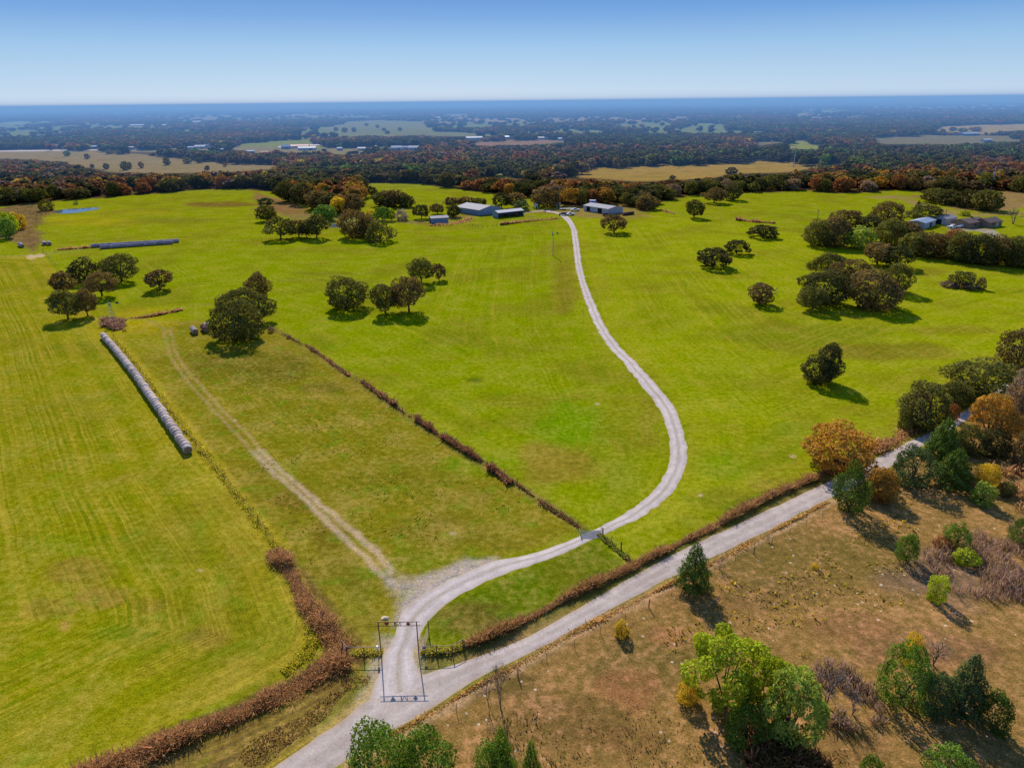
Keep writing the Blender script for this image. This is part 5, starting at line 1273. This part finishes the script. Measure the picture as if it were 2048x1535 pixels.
# ------------------------------------------------------------------ poles and power line
M_steel = simple_mat('pole_steel', (.45, .48, .52), .5, .3, .2); M_wire = simple_mat('power_wire', (.5, .42, .36), .6)
PT = []
for (bx, by, ty, lab) in ((1982, 378, 333, 'nearest and tallest steel power pole at the right of the hedge row'), (1712, 337, 313, 'middle steel power pole in the woods beyond the far field'), (1587, 335, 294, 'left steel power pole standing in the tan field')):
    p = at(bx, by); H = height_to(bx, p, ty); o = empty('power_pole', p, R(40), lab, 'power pole')
    MB().tube([(0, 0, -.3), (0, 0, H)], [.55, .28], 8).build('pole', M_steel, o)
    for z in (H*.97, H*.86, H*.75): MB().tube([(-1.9, 0, z-.2), (0, 0, z), (1.9, 0, z-.2)], .14, 5).build('arm', M_steel, o)
    PT.append((p, H))
p = at(1400, 338); PT.append((p, PT[-1][1])); 
for k in range(len(PT)-1):
    if k < 2: continue
    o = empty('power_line', PT[k][0], 0, 'sagging wires running left from the power pole in the tan field', 'power line')
    d = PT[k+1][0]-PT[k][0]
    for f_ in (.97, .86, .75):
        q = MB().tube([(d[0]*t, d[1]*t, PT[k][1]*f_+(PT[k+1][1]-PT[k][1])*f_*t-9*4*t*(1-t)) for t in np.linspace(0, 1, 17)], .10, 4).build('wire', M_wire, o)
for bx, by, ty, lab in ((1633, 449, 419, 'wooden utility pole at the left of the farmhouse wood'), (1890, 437, 418, 'wooden utility pole behind the grey shed'), (986, 412, 395, 'wooden utility pole behind the big grey barn')):
    p = at(bx, by); H = height_to(bx, p, ty); o = empty('utility_pole', p, R(30), lab, 'utility pole')
    MB().tube([(0, 0, -.2), (0, 0, H)], [.17, .12], 7).build('pole', M_wood, o); MB().box(-1.1, 1.1, -.06, .06, H-.7, H-.55).build('crossarm', M_wood, o)

# ------------------------------------------------------------------ brush, tall grass and weeds (uncountable)
def blades(name, pts, label, n, width, h, hues, wblade=.09, jit=.35, seed=1, poly=False, clump=0.0, lean=.5, cards_=1):
    r = np.random.default_rng(seed); P = G(pts)
    if poly:
        mn, mx = P.min(0), P.max(0); X = r.uniform(mn[0], mx[0], n*3); Y = r.uniform(mn[1], mx[1], n*3)
        k = sdist(X, Y, P) > (vnoise(X+3e3, Y+3e3, 5, seed+1, 3)-.3)*np.sqrt(np.ptp(P[:, 0])*np.ptp(P[:, 1]))*.35; X, Y = X[k][:n], Y[k][:n]
    else:
        C = catmull(P, 1.0); d = np.concatenate([[0], np.cumsum(np.linalg.norm(np.diff(C, axis=0), axis=1))]); s = r.uniform(0, d[-1], n)
        X = np.interp(s, d, C[:, 0]); Y = np.interp(s, d, C[:, 1]); t = np.gradient(C, axis=0); t /= np.linalg.norm(t, axis=1)[:, None]+1e-9
        o = (r.normal(size=n)*.45*(.35+1.3*vnoise(s+777, s*0+seed, 5.0, seed, 3))+(vnoise(s+333, s*0+seed, 9.0, seed+3, 3)-.5)*.9)*width; X = X-np.interp(s, d, t[:, 1])*o; Y = Y+np.interp(s, d, t[:, 0])*o
    dens = vnoise(X+1e4, Y+1e4, 3.5, seed, 2)
    if clump:
        k = dens > clump; X, Y, dens = X[k], Y[k], dens[k]
    n = len(X); hh = h*(1+r.normal(size=n)*jit*.6)*(.25+2.1*dens**1.7); hh = np.clip(hh, .1, h*2.2)
    a = r.uniform(0, math.pi, n); w_ = wblade*(.6+.9*r.random(n)); lx, ly = r.normal(size=n)*lean*hh, r.normal(size=n)*lean*hh
    B = np.column_stack([X, Y, np.full(n, -.03)]); D = np.column_stack([np.cos(a), np.sin(a), np.zeros(n)])*w_[:, None]
    Mid = B+np.column_stack([lx*.4, ly*.4, hh*.6]); Tp = B+np.column_stack([lx, ly, hh])
    V = np.stack([B-D*.8, B+D*.8, Mid+D*1.25, Tp+D*.35, Tp-D*.35, Mid-D*1.25], 1).reshape(-1, 3); Fq = np.arange(6*n).reshape(-1, 6)
    hu = np.array([lin(q) for q in hues])[r.integers(0, len(hues), n)]*r.uniform(.8, 2.0, n)[:, None]*1.55
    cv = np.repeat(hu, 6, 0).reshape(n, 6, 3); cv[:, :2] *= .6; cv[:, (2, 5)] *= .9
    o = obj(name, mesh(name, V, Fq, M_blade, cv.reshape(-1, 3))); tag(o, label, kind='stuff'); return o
BRN = [(156,116,78),(132,96,62),(172,134,92),(112,86,56),(146,118,68)]; RED = [(122,80,58),(104,70,50),(140,100,72),(92,72,46)]; YEL = [(158,146,38),(146,136,34),(166,148,56),(126,126,30)]
blades('brush', [(553,1104),(590,1170),(640,1238),(690,1298)], 'brown weedy brush beside the left meadow corner', 16000, 1.2, .62, BRN, .026, seed=2)
blades('brush', [(690,1318),(640,1345),(600,1370),(450,1440),(300,1503),(130,1585)], 'brown brush along the road ditch at the lower left', 24000, 1.5, .6, BRN, .026, seed=3)
blades('brush', [(935,1292),(1000,1265),(1130,1200),(1250,1142),(1400,1066),(1540,995),(1650,946)], 'brown brush on the field side of the county road', 22000, .55, .68, BRN+[(120,96,48)], .024, seed=4)
blades('brush', [(1650,946),(1740,905),(1800,872),(1830,855)], 'brown brush under the roadside oaks', 4500, 1.6, .7, BRN, .06, seed=5)
blades('brush', [(541,655),(620,698),(730,770),(840,847),(960,917),(1060,987),(1168,1058)], 'dark weeds along the diagonal fence', 4200, .25, .26, RED+[(96,96,40)], .06, seed=6, clump=.47)
blades('brush', [(725,763),(760,790),(795,812)], 'reddish brush clump upper on the diagonal fence', 900, .5, .7, RED, .07, seed=7)
blades('brush', [(832,838),(880,872),(930,903),(968,925)], 'long reddish brush clump in the middle of the diagonal fence', 4200, .45, .7, RED, .03, seed=8, clump=.3)
blades('brush', [(978,935),(1000,950),(1022,968)], 'reddish brush clump lower on the diagonal fence', 1100, .6, .7, RED, .07, seed=9)
blades('brush', [(612,690),(640,708),(672,735),(700,752)], 'dark low brush near the top of the diagonal fence', 700, .4, .5, RED, .07, seed=10)
blades('brush', [(1080,1005),(1120,1030),(1160,1056)], 'dark weeds near the cattle guard', 600, .4, .45, RED+[(90,100,40)], .06, seed=11)
blades('brush', [(1198,1068),(1225,1092),(1258,1120)], 'green weeds along the short cattle guard fence', 900, .4, .35, [(110,120,40),(90,100,34),(130,110,60)], seed=12)
blades('tall_grass', [(228,674),(300,764),(396,890),(470,984),(556,1098)], 'tall yellow grass beside the long bale row', 13000, .7, .32, YEL, .045, seed=13)
blades('tall_grass', [(740,1305),(700,1306),(765,1306)][1:], 'yellow grass under the left gateway wing', 500, .5, .3, YEL, .05, seed=14)
blades('tall_grass', [(845,1302),(900,1302),(950,1280),(990,1264)], 'yellow grass behind the right gateway wing', 1500, .5, .32, YEL+[(120,120,34)], .05, seed=15)
blades('tall_grass', [(628,1235),(626,1280),(600,1320),(565,1345)], 'yellow grass rim round the meadow corner', 1600, .9, .28, YEL, .05, seed=16)
blades('thicket', [(196,642),(230,634),(262,642),(258,662),(225,668),(200,660)], 'purple brown thicket at the foot of the left windmill', 2600, 1, 1.0, [(124,94,78),(104,80,66),(140,110,88)], .05, seed=17, poly=True)
blades('brush', [(262,636),(300,633),(365,620)], 'brown brush along the fence right of the windmill', 1500, .7, .6, BRN, seed=18)
blades('thicket', [(1850,1110),(1880,1085),(1960,1055),(2060,1040),(2200,1060),(2200,1220),(2040,1225),(1960,1205),(1880,1190),(1845,1150)], 'grey purple leafless thicket at the right margin', 7000, 1, 1.0, [(138,112,98),(118,96,84),(150,120,98),(128,108,66)], .03, seed=19, poly=True, clump=.44, lean=.3)
blades('thicket', [(1930,940),(2048,930),(2200,960),(2200,1020),(2040,1030),(1980,1010)], 'brown brush beside the roadside cedars', 1500, 1, 1.2, BRN, seed=20, poly=True, clump=.4)
blades('weeds', [(840,1500),(1000,1420),(1330,1390),(1700,1440),(1760,1535),(1500,1620),(840,1620)], 'dark dry weed stalks scattered over the brown pasture', 1500, 1, .26, [(84,66,44),(104,78,48),(120,100,46)], .05, seed=21, poly=True, clump=.36, lean=.3)
blades('weeds', [(1260,1240),(1500,1120),(1850,950),(1840,1280),(1600,1310),(1300,1320)], 'yellow weed tufts scattered over the upper brown pasture', 2200, 1, .26, [(170,148,34),(140,120,46),(110,96,44)], .08, seed=22, poly=True, clump=.44, lean=.6)
blades('brush', [(1500,1480),(1600,1480),(1680,1520),(1660,1570),(1500,1570)], 'brown bramble below the paler feathery tree', 2000, 1, .9, [(110,84,52),(130,90,60),(96,80,40)], seed=23, poly=True)
blades('weeds', [(740,1490),(830,1445),(965,1365),(1250,1213),(1535,1068),(1660,1003)], 'dry grass edge along the pasture side of the road', 6000, .5, .2, [(190,150,90),(150,120,66),(120,100,54)], .05, seed=24)
blades('thicket', [(20,412),(70,404),(112,424),(78,442),(80,490),(60,500),(24,478)], 'brown scrub on the wet ground by the pond', 1800, 1, .9, [(84,68,40),(98,72,50),(84,84,36)], .12, seed=25, poly=True, clump=.5)
blades('brush', [(115,500),(160,497),(200,494)], 'brown weeds left of the far bale rows', 500, 1.0, .8, BRN, .12, seed=26)
blades('brush', [(1000,450),(1030,446),(1066,442),(1120,437)], 'brown weeds along the pale fence below the open shed', 1200, 1.2, .8, BRN, .14, seed=27)
blades('brush', [(1322,421),(1350,428)], 'brown weeds at the start of the right field fence', 300, 1.0, .8, BRN, .14, seed=28)
blades('brush', [(1471,440),(1500,443),(1550,447)], 'dark brush on the right field fence', 900, 1.2, 1.0, BRN, .14, seed=29)
blades('brush', [(860,452),(915,446),(940,437)], 'dry weeds behind the small blue shed', 900, 3.0, .7, BRN, .14, seed=30)
blades('ditch_weeds', [(700,1345),(735,1352),(740,1375),(650,1450),(546,1530),(300,1730),(150,1700),(300,1560),(450,1480),(600,1400)], 'rough brown weeds in the road ditch at the lower left', 9000, 1, .16, [(118,90,52),(104,82,46),(138,106,62)], .05, seed=31, poly=True)
blades('weeds', [(560,1120),(790,1160),(1150,1070),(1060,995),(840,860),(620,710),(420,690),(300,680),(470,960)], 'coarse grass tufts scattered over the fenced lot', 5200, 1, .16, [(128,120,40),(104,118,24),(150,128,62)], .10, seed=42, poly=True, clump=.5, lean=.8)
blades('thicket', [(1590,1350),(1640,1312),(1720,1330),(1770,1385),(1760,1450),(1690,1470),(1620,1440)], 'low grey purple brush between the yellow green trees and the right hand cedars', 2200, 1, 1.15, [(138,112,100),(118,96,88),(128,110,64)], .03, seed=51, poly=True, clump=.38, lean=.3)
print('done', round(time.time()-T0, 1))
